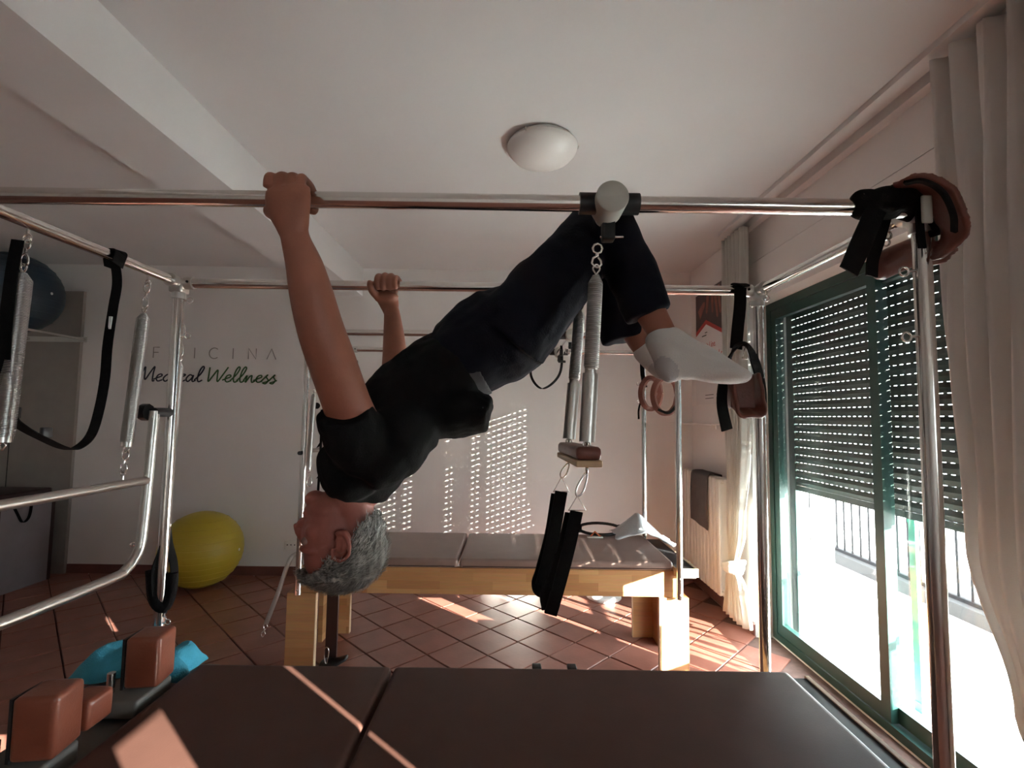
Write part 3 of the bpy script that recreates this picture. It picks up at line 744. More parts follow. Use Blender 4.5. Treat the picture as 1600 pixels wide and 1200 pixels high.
# eye bolts on bed 1
eb = [((X1R-TR, Y1N, 1.885), (-1, 0, -.1)), ((X1R-TR, Y1N, 1.735), (-1, 0, -.1)), ((X1R, Y1F-.06, H1-TR), (0, -.1, -1)), ((X1R, Y1N+.10, H1-TR), (-.2, 0, -1)),
      ((X1L+TR, Y1F, 1.965), (1, 0, 0)), ((X1L, 1.251, H1-TR), (0, 0, -1)), ((X1L, 1.675, H1-TR), (0, 0, -1)), ((X1L+TR, Y1F, 1.83), (1, 0, 0))]
for p, d in eb: eye_bolt(MB(), p, d, (0, 1, 0)).build('eye_bolt', 'steel', bed1)
for p, d in [((X2R-TR, Y2F, 1.80), (-1, 0, 0)), ((X2R-TR, Y2F, 1.67), (-1, 0, 0)), ((X2L+TR, Y2F, 1.93), (1, 0, 0)), ((X2L+TR, Y2N, 1.83), (1, 0, 0))]:
    eye_bolt(MB(), p, d, (0, 1, 0)).build('eye_bolt', 'steel', bed2)
# clamps on bed 2 left far corner
cc = MB()
for k in range(4): cc.ring((X2L+.03+.012*k, Y2F-.03, 1.99-.02*k), .012, .003, (1, .3*k, 0), 12, 6)
cc.build('clip_cluster', 'steel', bed2)
# push-through bar at the left end of bed 1
PX = X1L
pb = empty('push_through_bar', (PX, 1.46, 1.0), 'steel push-through bar hanging at the left end of the near bed', 'exercise bar')
ya_, yb_ = 1.155, 1.735
arm = [V(PX, yb_+.012, 1.545), V(PX, yb_, 1.30), V(PX, yb_-.012, 1.11), V(PX, yb_-.03, 1.055), V(PX, yb_-.075, 1.018), V(PX, yb_-.13, 1.008),
       V(PX, ya_+.13, 1.008), V(PX, ya_+.075, 1.018), V(PX, ya_+.03, 1.055), V(PX, ya_+.012, 1.11), V(PX, ya_, 1.30), V(PX, ya_-.012, 1.545)]
MB().tube(catmull(arm, 5), .016, 16).build('u_tube', 'steel_satin', pb)
MB().cyl((PX, ya_, 1.303), (PX, yb_-.004, 1.303), .0145, 16).build('cross_tube', 'steel_satin', pb)
for y_, sgn in ((yb_+.012, 1), (ya_-.012, -1)):
    MB().cyl((PX, y_-.005, 1.54), (PX, y_+sgn*.075, 1.54), .017, 14).build('pivot', 'black_plastic', pb)
    MB().cyl((PX-.02, y_, 1.54), (PX-.045, y_, 1.54), .030, 8).cyl((PX-.045, y_, 1.54), (PX-.062, y_, 1.54), .023, 8).build('pivot_knob', 'black_plastic', pb)
MB().cyl((PX-.016, yb_-.014, 1.085), (PX-.035, yb_-.014, 1.085), .005, 8).ring((PX-.028, yb_-.014, 1.085), .007, .0025, (1, 0, 0), 12, 6).build('stud', 'steel', pb)
eye_bolt(MB(), (PX, 1.622, 1.318), (0, 0, 1), (0, 1, 0), .007).build('eye_bolt', 'steel', pb)
# black brackets along the far side of bed 1
for x_ in (.10, .22): MB().rbox((x_, 1.735, .665), (.02, .03, .05), .006).rbox((x_, 1.735, .688), (.032, .036, .014), .005).build('spring_bracket', 'black_plastic', bed1)

# hanging springs at the left of bed 1
spring('leg_spring', (PX, 1.251, 1.992), (PX, 1.231, 1.43), .020, 'thick spring hanging nearest the left edge of the photo, free at its lower end', .085, .03, group=None, axis=(0, 1, 0))
spring('push_spring', (PX, 1.675, 1.99), (PX, 1.622, 1.34), .0185, 'spring linking the left end rail to the push-through bar', .10, .085, axis=(0, 1, 0))
s3 = spring('arm_spring', AY(286, 505, 1.86), AY(259, 805, 1.84), .0145, 'spring hanging just right of the far left post, with a black loop handle below', .14, .03, axis=(0, 1, 0))
carabiner(MB(), AY(261, 803, 1.84), AY(260, 830, 1.84)).build('carabiner', 'steel', s3)
hd = empty('loop_handle', AY(254, 965, 1.84), 'black padded loop handle clipped under a spring beside the yellow ball', 'handle')
MB().ribbon([AY(261, 825, 1.84), AY(255, 855, 1.83), AY(243, 890, 1.82), AY(244, 930, 1.82), AY(256, 950, 1.83), AY(270, 925, 1.85), AY(272, 885, 1.86), AY(264, 850, 1.85), AY(261, 825, 1.84)], .03, .004, V(.3, 1, 0)).build('webbing', 'black_strap', hd)
MB().tube(catmull([AY(236, 890, 1.83), AY(240, 935, 1.82), AY(256, 950, 1.83), AY(268, 925, 1.85), AY(270, 895, 1.85)], 5), .018, 12).build('padded_grip', 'neoprene', hd)
snap_hook(MB(), AY(254, 975, 1.83), AY(258, 945, 1.83), (0, 1, 0)).ring(AY(262, 972, 1.83), .009, .0025, (0, 1, 0), 12, 6).build('clip', 'steel', hd)
# webbing loop over the left end rail
st = empty('webbing_strap', (PX, 1.37, 1.34), 'long black webbing strap looped slack over the left end rail', 'strap')
MB().ribbon([AX(178, 398, PX), AX(183, 440, PX), AX(177, 480, PX), AX(168, 540, PX), AX(164, 590, PX), AX(155, 640, PX), AX(142, 680, PX), AX(120, 700, PX), AX(100, 700, PX), AX(70, 687, PX), AX(35, 668, PX), AX(16, 648, PX), AX(8, 600, PX), AX(8, 520, PX), AX(18, 430, PX), AX(28, 375, PX)], .026, .003, V(1, .35, 0)).build('webbing', 'black_strap', st)
MB().ribbon([V(PX+.021, AX(178, 398, PX).y-.01, H1-.03), V(PX+.022, AX(178, 398, PX).y, H1+.012), V(PX, AX(178, 398, PX).y+.005, H1+.022), V(PX-.022, AX(178, 398, PX).y+.008, H1+.01), V(PX-.015, AX(178, 398, PX).y+.008, H1-.035)], .045, .003, V(0, 1, .1)).build('rail_wrap', 'black_strap', st)
MB().rbox(AX(72, 676, PX), (.012, .03, .03), .004).rbox(AX(25, 645, PX), (.01, .02, .03), .003).build('slider', 'black_plastic', st)
MB().box(AX(175, 505, PX)-V(.004, .009, .02), AX(175, 505, PX)+V(.004, .009, .02)).build('care_tag', 'white_plastic', st)

# shoulder rests and towel at the left end of bed 1
def shoulder_rest(c, label, extra=False):
    c = Vector(c); root = empty('shoulder_rest', c-V(0, 0, .11), label, 'shoulder rest', None)
    MB().rbox(c, (.095, .095, .145), .014, 3, Matrix.Rotation(.12, 3, 'Z')).build('pad', 'leather_red', root)
    MB().box(c+V(-.058, -.040, -.08), c+V(-.050, .040, .065)).build('back_plate', 'black_plastic', root)
    MB().cyl(c+V(-.085, -.04, -.13), c+V(-.085, -.04, -.03), .011, 12).build('peg', 'steel', root)
    MB().rbox(c+V(-.05, -.01, -.112), (.15, .15, .05), .008).build('bracket', 'grey_plate', root)
    if extra: MB().rbox(c+V(.005, .105, -.035), (.075, .085, .075), .014, 3).build('side_pad', 'leather_red', root)
    return root
MB().rbox((-1.16, 1.41, .625), (.25, .60, .04), .006).build('end_plate', 'grey_plate', bed1)
shoulder_rest((-1.085, 1.545, .800), 'reddish leather shoulder rest in front of the blue towel')
shoulder_rest((-1.105, 1.235, .80), 'reddish leather shoulder rest nearest the lower left corner of the photo', True)
tw = MB(); N = 34
vs = []; fs = []
for i in range(N+1):
    for j in range(N+1):
        a, b = i/N, j/N
        x = -1.44+.37*a; y = 1.66+.16*b
        env = (math.sin(math.pi*a)**.5)*(math.sin(math.pi*b)**.4)
        z = .665+.060*env+.024*noise.noise(V(x*16, y*16, 1))*(.4+env)+.012*math.sin(a*24+b*9)*env
        if a < .45: z += .05*math.exp(-((a-.16)/.12)**2)*env
        if a > .6: z += .045*math.exp(-((a-.84)/.13)**2)*env
        q = V(x, y, z); q.x += .03*noise.noise(V(a*3, b*3, 5)); q.y += .03*noise.noise(V(a*3, b*3, 9))
        vs.append(q)
for i in range(N):
    for j in range(N): fs.append((i*(N+1)+j, (i+1)*(N+1)+j, (i+1)*(N+1)+j+1, i*(N+1)+j+1))
o = MB().add(vs, fs, True).build('towel', 'cloth_blue'); tag(o, 'crumpled bright blue towel at the left end of the near bed', 'towel')
sm = o.modifiers.new('thickness', 'SOLIDIFY'); sm.thickness = .01
MB().rbox((-1.21, 1.72, .625), (.36, .22, .03), .006).build('end_plate', 'grey_plate', bed1)

# ------------------------------------------------------------------ sliding cross bars
def slider(x, yn, yf, h, label):
    root = empty('sliding_crossbar', (x, (yn+yf)/2, h-.06), label, 'crossbar')
    for y, s in ((yn, -1), (yf, 1)):
        for q in (-.068, .030): MB().cyl((x+q, y, h), (x+q+.038, y, h), .0245, 20).build('collar', 'black_plastic', root)
        MB().tube([V(x, y+s*.044, h-.002), V(x, y+s*.047, h-.002), V(x, y+s*.042, h-.002), V(x, y-s*.03, h-.002)], [.033, .034, .0365, .0365], 32).build('end_cap', 'grey_plastic', root)
        MB().rbox((x+.004, y-s*.03, h-.052), (.03, .03, .05), .006).build('lock', 'black_plastic', root)
        MB().cyl((x-.015, y-s*.03, h-.066), (x+.04, y-s*.03, h-.066), .003, 8).build('lock_pin', 'steel', root)
    MB().cyl((x, yn+.05, h-.012), (x, yf-.05, h-.012), .0245, 24).build('bar', 'steel', root)
    return root
XS1, XS2 = .218, .352
slider(XS1, Y1N, Y1F, H1, 'sliding crossbar with pale round end cap on the near bed canopy, under the man\'s knees')
slider(XS2, Y2N, Y2F, H2, 'sliding crossbar of the far bed, seen small beside the trapeze springs')

# trapeze hung from crossbar 1
tA_n, tA_f = AY(934, 380, 1.10), AY(908, 462, 1.43)
tB_n, tB_f = AY(917, 693, 1.10), AY(889, 688, 1.40)
spring('trapeze_spring', tA_n, tB_n, .0155, 'nearer and larger of the two trapeze springs with steel sleeves', .062, .004, sleeve=.38, wire=.0019, pitch=.0043)
spring('trapeze_spring', tA_f, tB_f, .0155, 'farther trapeze spring, partly behind the man\'s thigh', .035, .004, sleeve=.40, wire=.0019, pitch=.0043)
for A_, yy in ((tA_n, 1.10), (tA_f, 1.43)): pass
eyes = MB()
eye_bolt(eyes, (tA_n.x, tA_n.y, tA_n.z+.030), (0, 0, -1), (0, 1, 0), .011)
tb_d = (tB_f-tB_n).normalized()
e0 = tB_n-tb_d*.035+V(0, 0, -.035); e1 = tB_f+tb_d*.04+V(0, 0, -.035)
tz = empty('trapeze_bar', (e0+e1)/2, 'padded trapeze bar with pale wooden core hanging under the two springs', 'trapeze')
bx_ = tb_d; by_ = V(0, 0, 1).cross(bx_).normalized(); bz_ = bx_.cross(by_); BR = Matrix((bx_, by_, bz_)).transposed(); bl = (e1-e0).length; bc = (e0+e1)/2
MB().rbox(bc+V(0, 0, .014), (bl*.98, .056, .030), .0125, 3, BR).build('padding', 'leather_cuff', tz)
MB().rbox(bc+V(0, 0, -.008), (bl, .058, .014), .002, 1, BR, smooth=False).build('wooden_core', 'wood_edge', tz)
for q in (tB_n, tB_f):
    for dz in (-.006, -.056): MB().ring(q+V(0, 0, dz), .009, .0025, (1, 0, 0), 14, 6).build('ring', 'steel', tz)
# black cotton loops under the trapeze
def loop_strap(top, Y, mid, low, label, w):
    r_ = empty('cotton_loop', AY(*low, Y), label, 'strap')
    a = Vector(top); b = AY(mid[0], mid[1]-22, Y); c = AY(*mid, Y)
    carabiner(MB(), a, b, .008, .0022).build('carabiner', 'steel', r_)
    hw = AY(mid[0]+w*.5, mid[1], Y)-AY(mid[0]-w*.5, mid[1], Y)
    MB().tube([b, c+hw*.55, c-hw*.55], .0022, 6, closed=True).build('triangle_ring', 'steel', r_)
    return r_
s1 = loop_strap(tB_f+V(0, 0, -.064), 1.36, (877, 768), (866, 930), 'black webbing loop under the trapeze, its left branch', 22)
MB().ribbon([AY(877, 768, 1.36), AY(866, 830, 1.36), AY(855, 880, 1.35), AY(846, 915, 1.34)], .034, .006, V(1, .15, .2)).build('webbing', 'black_strap', s1)
MB().ribbon([AY(872, 772, 1.38), AY(862, 835, 1.38), AY(848, 890, 1.37), AY(842, 912, 1.36), AY(848, 925, 1.33), AY(866, 930, 1.30)], .04, .006, V(1, .3, .2)).build('foot_loop', 'neoprene', s1)
s2_ = loop_strap(tB_n+V(0, 0, -.064), 1.10, (902, 797), (862, 950), 'black webbing loop under the trapeze, its right branch', 24)
MB().ribbon([AY(901, 799, 1.10), AY(890, 850, 1.10), AY(876, 905, 1.10), AY(866, 940, 1.10), AY(860, 960, 1.10)], .028, .006, V(1, .1, .25)).build('webbing', 'black_strap', s2_)
MB().ribbon([AY(893, 802, 1.12), AY(882, 850, 1.12), AY(866, 900, 1.12), AY(854, 925, 1.12), AY(857, 952, 1.11)], .030, .006, V(1, .3, .25)).build('foot_loop', 'neoprene', s2_)

# ------------------------------------------------------------------ cuffs at the right end of bed 1
def hanging(name, label, loc, cat='cuff'): return empty(name, loc, label, cat)
c1 = hanging('leather_cuff', 'brown leather cuff with black neoprene sleeve wrapped round the near right canopy corner', (X1R, Y1N, 1.95))
sl_ = MB().loft([AY(1343, 322, 1.085), AY(1365, 319, 1.085), AY(1400, 314, 1.085), AY(1432, 318, 1.09), AY(1448, 338, 1.09), AY(1452, 362, 1.09)], [(.034, .034), (.031, .031), (.040, .036), (.042, .04), (.036, .036), (.022, .03)])
me = remesh(sl_, .006, 2, ROOT[c1.name])
for v in me.vertices: v.co += Vector(noise.noise_vector(v.co*28))*.009
put_mesh('neoprene_sleeve', me, 'neoprene', c1)
cu = MB().ribbon([AY(1412, 290, 1.06), AY(1440, 287, 1.03), AY(1468, 303, 1.02), AY(1484, 335, 1.02), AY(1486, 362, 1.04), AY(1470, 384, 1.07), AY(1450, 385, 1.11), AY(1440, 370, 1.15)], .085, .014, [V(.1, 1, .3), V(.2, 1, .1), V(.3, 1, 0)], 6)
put_mesh('cuff', remesh(cu, .005, 3, ROOT[c1.name]), 'leather_cuff', c1)
MB().ribbon([AY(1414, 286, 1.015), AY(1442, 283, .985), AY(1472, 300, .975), AY(1489, 334, .975), AY(1491, 362, 1.0)], .012, .006, V(.2, 1, .1)).build('edge_strap', 'black_strap', c1)
MB().ribbon([AY(1370, 325, 1.06), AY(1352, 365, 1.055), AY(1336, 402, 1.05), AY(1326, 424, 1.05)], .046, .004, V(1, .1, .35)).build('strap_tail', 'black_strap', c1)
MB().ribbon([AY(1386, 330, 1.10), AY(1375, 370, 1.10), AY(1364, 405, 1.10), AY(1362, 432, 1.10)], .034, .004, V(1, .3, .2)).build('strap_tail', 'black_strap', c1)
MB().ribbon([AY(1436, 330, 1.05), AY(1438, 360, 1.05), AY(1441, 388, 1.05)], .02, .004, V(1, .2, 0)).build('strap_tail', 'black_strap', c1)
MB().rbox(AY(1448, 327, 1.03), (.022, .008, .062), .004).build('buckle_tab', 'grey_plastic', c1)
MB().loft([AY(1372, 418, 1.25), AY(1400, 405, 1.24), AY(1432, 392, 1.23)], [(.036, .03), (.036, .03), (.036, .03)]).build('rolled_pad', 'leather_cuff', c1)
eye_bolt(MB(), AY(1385, 352, 1.12), (0, 0, -1), (0, 1, 0), .010, .003).build('ring', 'steel', c1)

c2 = hanging('leather_cuff', 'brown leather foot cuff with black straps hanging at the far right post', (X1R-.06, 1.74, 1.5))
MB().ribbon([AY(1157, 449, 1.805), AY(1156, 480, 1.80), AY(1153, 510, 1.795), AY(1150, 545, 1.79)], .046, .004, V(1, .1, 0)).build('hanging_strap', 'black_strap', c2)
MB().ribbon([AY(1166, 447, 1.80), AY(1156, 444, 1.82), AY(1148, 446, 1.84)], .046, .006, V(1, .1, 0)).build('rail_wrap', 'black_strap', c2)
MB().ribbon([AY(1136, 672, 1.74), AY(1128, 630, 1.73), AY(1132, 590, 1.73), AY(1145, 550, 1.74), AY(1163, 538, 1.75), AY(1177, 558, 1.76), AY(1189, 600, 1.77), AY(1192, 643, 1.78)], .045, .006, [V(1, .3, 0), V(1, .5, .2), V(.3, 1, .4), V(1, .5, .2), V(1, .6, 0)]).build('black_strap', 'black_strap', c2)
pd = MB().ribbon([AY(1138, 590, 1.74), AY(1142, 618, 1.735), AY(1150, 640, 1.73), AY(1165, 640, 1.73), AY(1178, 638, 1.74), AY(1180, 610, 1.75), AY(1176, 585, 1.755)], .11, .014, V(0, 1, .5))
put_mesh('cuff', remesh(pd, .005, 3, ROOT[c2.name]), 'leather_cuff', c2)
MB().rbox(AY(1160, 612, 1.725), (.085, .012, .115), .005, 3).build('cuff_face', 'leather_cuff', c2)
MB().tube([AY(1165, 540, 1.74), AY(1160, 560, 1.735), AY(1171, 562, 1.735)], .003, 6, closed=True).build('ring', 'steel', c2)

# cuffs and strap on bed 2
c3 = hanging('leather_cuff', 'pair of brown leather loops hanging between the right posts of the far bed', (.95, 3.3, 1.5))
for (cx, cy, rx, ry, Y) in ((1017, 615, 15, 24, 3.35), (1040, 618, 19, 28, 3.15)):
    P = [AY(cx+rx*math.cos(t*.628), cy+ry*math.sin(t*.628), Y) for t in range(10)]
    MB().ribbon(P+[P[0]], .07, .030, V(.5, 1, 0), 4).build('loop', 'leather_cuff', c3)
MB().ribbon([AY(1003, 555, 3.5), AY(1004, 585, 3.45), AY(1008, 605, 3.4)], .03, .004, V(1, 0, 0)).ribbon([AY(1002, 625, 3.4), AY(998, 640, 3.38), AY(998, 655, 3.38)], .012, .004, V(1, 0, 0)).ribbon([AY(1028, 640, 3.1), AY(1045, 645, 3.1), AY(1058, 632, 3.1)], .016, .004, V(0, 0, 1)).build('black_strap', 'black_strap', c3)
c4 = empty('webbing_strap', AY(850, 606, 2.95), 'thin black webbing loop dangling from the far bed crossbar', 'strap')
MB().ribbon([AY(877, 540, 2.97), AY(878, 565, 2.96), AY(874, 585, 2.95), AY(862, 600, 2.95), AY(847, 607, 2.95), AY(835, 598, 2.95), AY(829, 582, 2.95), AY(832, 560, 2.96), AY(850, 545, 2.98)], .016, .004, V(1, .6, 0)).build('webbing', 'black_strap', c4)
MB().rbox(AY(878, 565, 2.95), (.045, .012, .014), .003).rbox(AY(877, 551, 2.95), (.02, .02, .04), .004).build('slider', 'black_plastic', c4)
hk = MB()
for k in range(3): hk.ring(AY(884+5*k, 548+3*k, 2.98), .014, .003, (1, .4*k, .2), 12, 6)
hk.build('clip', 'steel', c4)
spring('far_spring', AY(491, 606, 2.88), AY(482, 742, 2.88), .014, 'spring hanging at the left posts of the far bed beside the man\'s arm', .02, .03)
carabiner(MB(), AY(484, 742, 2.88), AY(483, 760, 2.88), .014, .003).build('carabiner', 'steel', empty('carabiner_clip', AY(483, 760, 2.88), 'steel carabiner under the spring at the far bed left posts', 'carabiner'))
c5 = empty('toothed_strap', AY(498, 765, 3.0), 'narrow black strap with stubs hanging behind the man\'s shoulder', 'strap')
MB().ribbon([AY(503, 640, 3.0), AY(501, 700, 3.0), AY(499, 735, 3.0), AY(497, 768, 3.0)], .014, .004, V(1, 0, 0)).build('webbing', 'black_strap', c5)
for y_ in (697, 723, 745): MB().prism([AY(499, y_, 3.0), AY(494, y_+3, 3.0), AY(499, y_-5, 3.0)], (0, .012, 0)).build('stub', 'black_strap', c5)
MB().cyl(AY(486, 704, 3.02), AY(530, 700, 3.02), .012, 12).build('cross_peg', 'steel_satin', bed2)
MB().cyl(AY(495, 634, 3.02), AY(495, 634, 3.06), .02, 10).cyl(AY(468, 708, 2.86), AY(468, 708, 2.90), .012, 10).build('knob', 'black_plastic', bed2)
# bent bar hanging off the left end of bed 2
rb_ = empty('side_bar', AY(412, 990, 2.9), 'bent steel side bar hanging off the left end of the far bed', 'exercise bar')
MB().tube(catmull([AY(476, 862, 2.96), AY(458, 868, 2.94), AY(449, 884, 2.92), AY(435, 925, 2.9), AY(416, 974, 2.88)], 5), .0125, 12).build('tube', 'steel_satin', rb_)
snap_hook(MB(), AY(410, 996, 2.87), AY(416, 974, 2.88), (0, 1, 0)).build('clip', 'steel', rb_)

# things on and under bed 2
rn = empty('exercise_ring', (.66, 3.64, .70), 'dark flexible exercise ring lying on the far bed', 'exercise ring')
MB().tube([V(.66+.155*math.cos(t*.2618), 3.64+.09*math.sin(t*.2618), .735+.022*math.sin(t*.2618)) for t in range(24)], .011, 8, closed=True).build('ring', 'black_plastic', rn)
for sx_ in (-1, 1): MB().rbox((.66+sx_*.15, 3.64, .737), (.03, .07, .05), .01).build('grip_pad', 'neoprene', rn)
sc2 = empty('plastic_clip', (.60, 3.50, .706), 'small orange plastic clip on the far bed beside the ring', 'clip')
MB().tube([V(.57, 3.5, .712), V(.60, 3.5, .745), V(.64, 3.5, .712)], .006, 8).build('body', 'orange_plastic', sc2)
MB().rbox((.60, 3.49, .710), (.11, .03, .008), .003).build('base', 'white_plastic', sc2)
vs = []; fs = []; N = 30
for i in range(N+1):
    for j in range(N+1):
        a, b = i/N, j/N
        x = .74+.40*a; y = 3.40+.28*b
        k = math.exp(-(((a-.42)/.30)**2+((b-.5)/.5)**2))
        z = .706+.145*k+.012*noise.noise(V(x*16, y*16, 3))*k*2
        if a > .72: z -= .20*(a-.72)*(1-b*.3)
        x += .03*noise.noise(V(a*4, b*4, 2)); y += .04*noise.noise(V(a*4, b*4, 6))
        vs.append((x, y, max(z, .68)))
for i in range(N):
    for j in range(N): fs.append((i*(N+1)+j, (i+1)*(N+1)+j, (i+1)*(N+1)+j+1, i*(N+1)+j+1))
o = MB().add(vs, fs, True).build('draped_cloth', 'cloth_grey'); tag(o, 'pale grey cloth tented over the far right corner of the far bed', 'cloth')
sm = o.modifiers.new('thickness', 'SOLIDIFY'); sm.thickness = .006
o = lathe((.82, 4.33, 0), [(.14, 0), (.15, .01), (.145, .03), (.10, .045), (.02, .05)], 32).build('balance_disc', 'white_plastic'); tag(o, 'white flat disc on the floor behind the far bed', 'balance disc')
sd = empty('dark_stand', (-1.13, 3.16, 0), 'dark steel upright with a curved black foot under the left of the far bed', 'stand')
MB().box((-1.135, 3.15, .02), (-1.065, 3.17, .50)).build('upright', 'leather_dark', sd)
MB().loft([V(-1.13, 3.12, .02), V(-1.06, 3.11, .025), V(-.99, 3.11, .055)], [(.02, .05), (.022, .05), (.012, .035)]).build('foot', 'black_plastic', sd)
carabiner(MB(), V(-1.10, 3.08, .03), V(-1.10, 3.08, .13), .014, .003).build('clip', 'steel', sd)

# ------------------------------------------------------------------ the man
man = None
body = MB()
def Lf(mb, rows, side=(0, 1, 0), n=24, ends=True):
    mb.loft([AY(r[0], r[1], r[2]) for r in rows], [(r[3], r[4] if len(r) > 4 else r[3]) for r in rows], side, n, 4, ends)
# torso and pelvis under the clothes
torso = [(572, 742, 1.43, .085, .13), (592, 690, 1.43, .105, .165), (625, 640, 1.43, .112, .155), (668, 602, 1.43, .110, .145), (716, 572, 1.43, .110, .148), (768, 536, 1.43, .118, .162)]
Lf(body, torso)
near_arm = [(572, 712, 1.27, .066), (556, 668, 1.22, .062), (541, 628, 1.18, .056), (517, 560, 1.13, .054), (500, 510, 1.105, .051), (487, 460, 1.085, .047), (476, 415, 1.07, .040), (464, 380, 1.058, .032), (459, 360, 1.053, .030, .024)]
Lf(body, near_arm)
far_arm = [(585, 705, 1.60, .064), (598, 665, 1.66, .056), (610, 620, 1.72, .048), (616, 575, 1.77, .045), (616, 535, 1.81, .041), (614, 505, 1.84, .034), (612, 485, 1.862, .029, .024)]
Lf(body, far_arm)
# right hand, back of the hand towards the viewer
RZ = H1; PYN = Y1N
Lf(body, [(459, 368, 1.052, .030, .023), (456, 350, 1.045, .038, .022), (452, 330, 1.041, .046, .021), (450, 311, 1.041, .050, .0195), (450, 297, 1.046, .050, .0165)])
hx = AY(449, 312, 1.05).x
for k, (dx, ln) in enumerate(((-.040, .95), (-.0155, 1.05), (.0085, 1.0), (.030, .85))):
    x = hx+dx; r = (.0118, .0122, .0118, .0105)[k]
    body.tube(catmull([V(x, 1.045, RZ+.005), V(x, 1.048, RZ+.028), V(x, 1.068, RZ+.037*ln), V(x, 1.098, RZ+.036*ln), V(x, 1.122, RZ+.016), V(x, 1.125, RZ-.010*ln), V(x, 1.112, RZ-.024*ln)], 4), [r*1.05]*6+[r]*12+[r*.9]*6+[r*.75], 12)
body.tube(catmull([V(hx-.020, 1.046, RZ-.055), V(hx-.040, 1.060, RZ-.042), V(hx-.038, 1.088, RZ-.034), V(hx-.018, 1.112, RZ-.034), V(hx+.004, 1.122, RZ-.026)], 4), [.017]*5+[.0145]*5+[.0125]*6+[.009], 12)
# left hand, fingers over the far rail towards the viewer
hx2 = AY(604, 448, 1.83).x; Yr = Y1F
Lf(body, [(612, 490, 1.865, .028, .023), (608, 474, 1.870, .038, .022), (604, 460, 1.876, .045, .020), (604, 447, 1.878, .046, .018), (604, 437, 1.872, .043, .016)])
for k, (dx, ln) in enumerate(((-.034, .95), (-.011, 1.05), (.012, 1.0), (.034, .8))):
    x = hx2+dx+.006; r = (.0115, .0118, .0115, .0102)[k]
    body.tube(catmull([V(x, 1.880, RZ+.0), V(x, 1.874, RZ+.026), V(x, 1.852, RZ+.036*ln), V(x, 1.824, RZ+.037*ln), V(x, 1.801, RZ+.020), V(x, 1.798, RZ-.006*ln), V(x+.002, 1.808, RZ-.022*ln)], 4), [r*1.05]*6+[r]*12+[r*.9]*6+[r*.75], 12)
body.tube(catmull([V(hx2-.010, 1.868, RZ-.055), V(hx2-.036, 1.850, RZ-.040), V(hx2-.052, 1.825, RZ-.022), V(hx2-.056, 1.806, RZ-.004), V(hx2-.050, 1.800, RZ+.010)], 4), [.017]*5+[.0145]*5+[.0125]*6+[.009], 12)
# heel of the left hand below the rail
body.ellipsoid(V(hx2-.004, 1.852, RZ-.036), (.046, .026, .022))
# legs under the trousers
near_leg = [(780, 530, 1.35, .095), (842, 462, 1.33, .088), (898, 398, 1.31, .074), (942, 345, 1.30, .058), (968, 385, 1.285, .052), (992, 435, 1.275, .050), (1015, 485, 1.265, .040), (1034, 520, 1.255, .035), (1046, 552, 1.25, .038)]
far_leg = [(790, 530, 1.52, .095), (848, 470, 1.54, .086), (895, 415, 1.55, .072), (930, 368, 1.555, .056), (945, 410, 1.545, .050), (963, 460, 1.535, .048), (984, 508, 1.525, .038), (1003, 540, 1.51, .034), (1026, 562, 1.50, .036)]
Lf(body, near_leg); Lf(body, far_leg)
# neck and head
HC = AY(533, 841, 1.385); tilt = .10
upv = V(-.07, .0, -1).normalized(); fw = V(-1, -.26, 0); fw = (fw-upv*fw.dot(upv)).normalized(); lf = upv.cross(fw)
HM = Matrix((fw, lf, upv)).transposed()
def hp(x, y, z): return HC+HM @ V(x, y, z)
HS = 1.07
def hE(c, r): body.ellipsoid(hp(*[q*HS for q in c]), [q*HS for q in r], HM, 24, 16)
hE((-.012, 0, .040), (.099, .077, .085)); hE((.028, 0, -.020), (.070, .064, .088)); hE((.030, 0, -.075), (.062, .056, .045))
hE((.073, 0, -.098), (.026, .028, .022)); hE((.082, 0, -.062), (.018, .026, .012)); hE((.080, 0, -.074), (.017, .023, .009))
hE((.065, .034, .018), (.030, .024, .013)); hE((.065, -.034, .018), (.030, .024, .013))
hE((.060, .038, -.026), (.026, .024, .022)); hE((.060, -.038, -.026), (.026, .024, .022))
body.tube([hp(.088*HS, 0, .012*HS), hp(.104*HS, 0, -.014*HS), hp(.110*HS, 0, -.036*HS)], [.009, .0105, .0115], 12)
hE((.098, .011, -.040), (.012, .009, .009)); hE((.098, -.011, -.040), (.012, .009, .009))
for sg in (-1, 1):
    hE((-.010, sg*.076, -.012), (.020, .006, .030))
    body.tube(catmull([hp(HS*(.014), HS*sg*.081, HS*.004), hp(HS*.010, HS*sg*.086, HS*.024), hp(-HS*.010, HS*sg*.091, HS*.031), hp(-HS*.026, HS*sg*.092, HS*.016), hp(-HS*.026, HS*sg*.090, -HS*.008), hp(-HS*.014, HS*sg*.086, -HS*.028), hp(HS*.002, HS*sg*.082, -HS*.037), hp(HS*.010, HS*sg*.080, -HS*.028)], 4), .0052, 8)
    body.tube(catmull([hp(-HS*.002, HS*sg*.083, HS*.014), hp(-HS*.014, HS*sg*.085, HS*.006), hp(-HS*.012, HS*sg*.084, -HS*.014)], 4), .004, 8)
body.loft([hp(-.028, 0, .0), hp(-.022, 0, -.07), hp(-.006, 0, -.115), AY(576, 752, 1.42), AY(590, 720, 1.43)], [(.062, .058), (.060, .056), (.060, .060), (.066, .075), (.07, .09)], (0, 1, 0))
ORG = AY(640, 650, 1.43)
bme = remesh(body, .0042, 4)
zmin = min(v.co.z for v in bme.vertices)
ORG = V(HC.x, HC.y, zmin)
for v in bme.vertices: v.co -= ORG
man = bpy.data.objects.new('person', bme); COL.objects.link(man); man.location = ORG; bme.materials.append(MATS['skin']); ROOT['person'] = ORG
tag(man, 'man in black t-shirt and navy trousers hanging upside down, hands gripping both canopy rails', 'person')
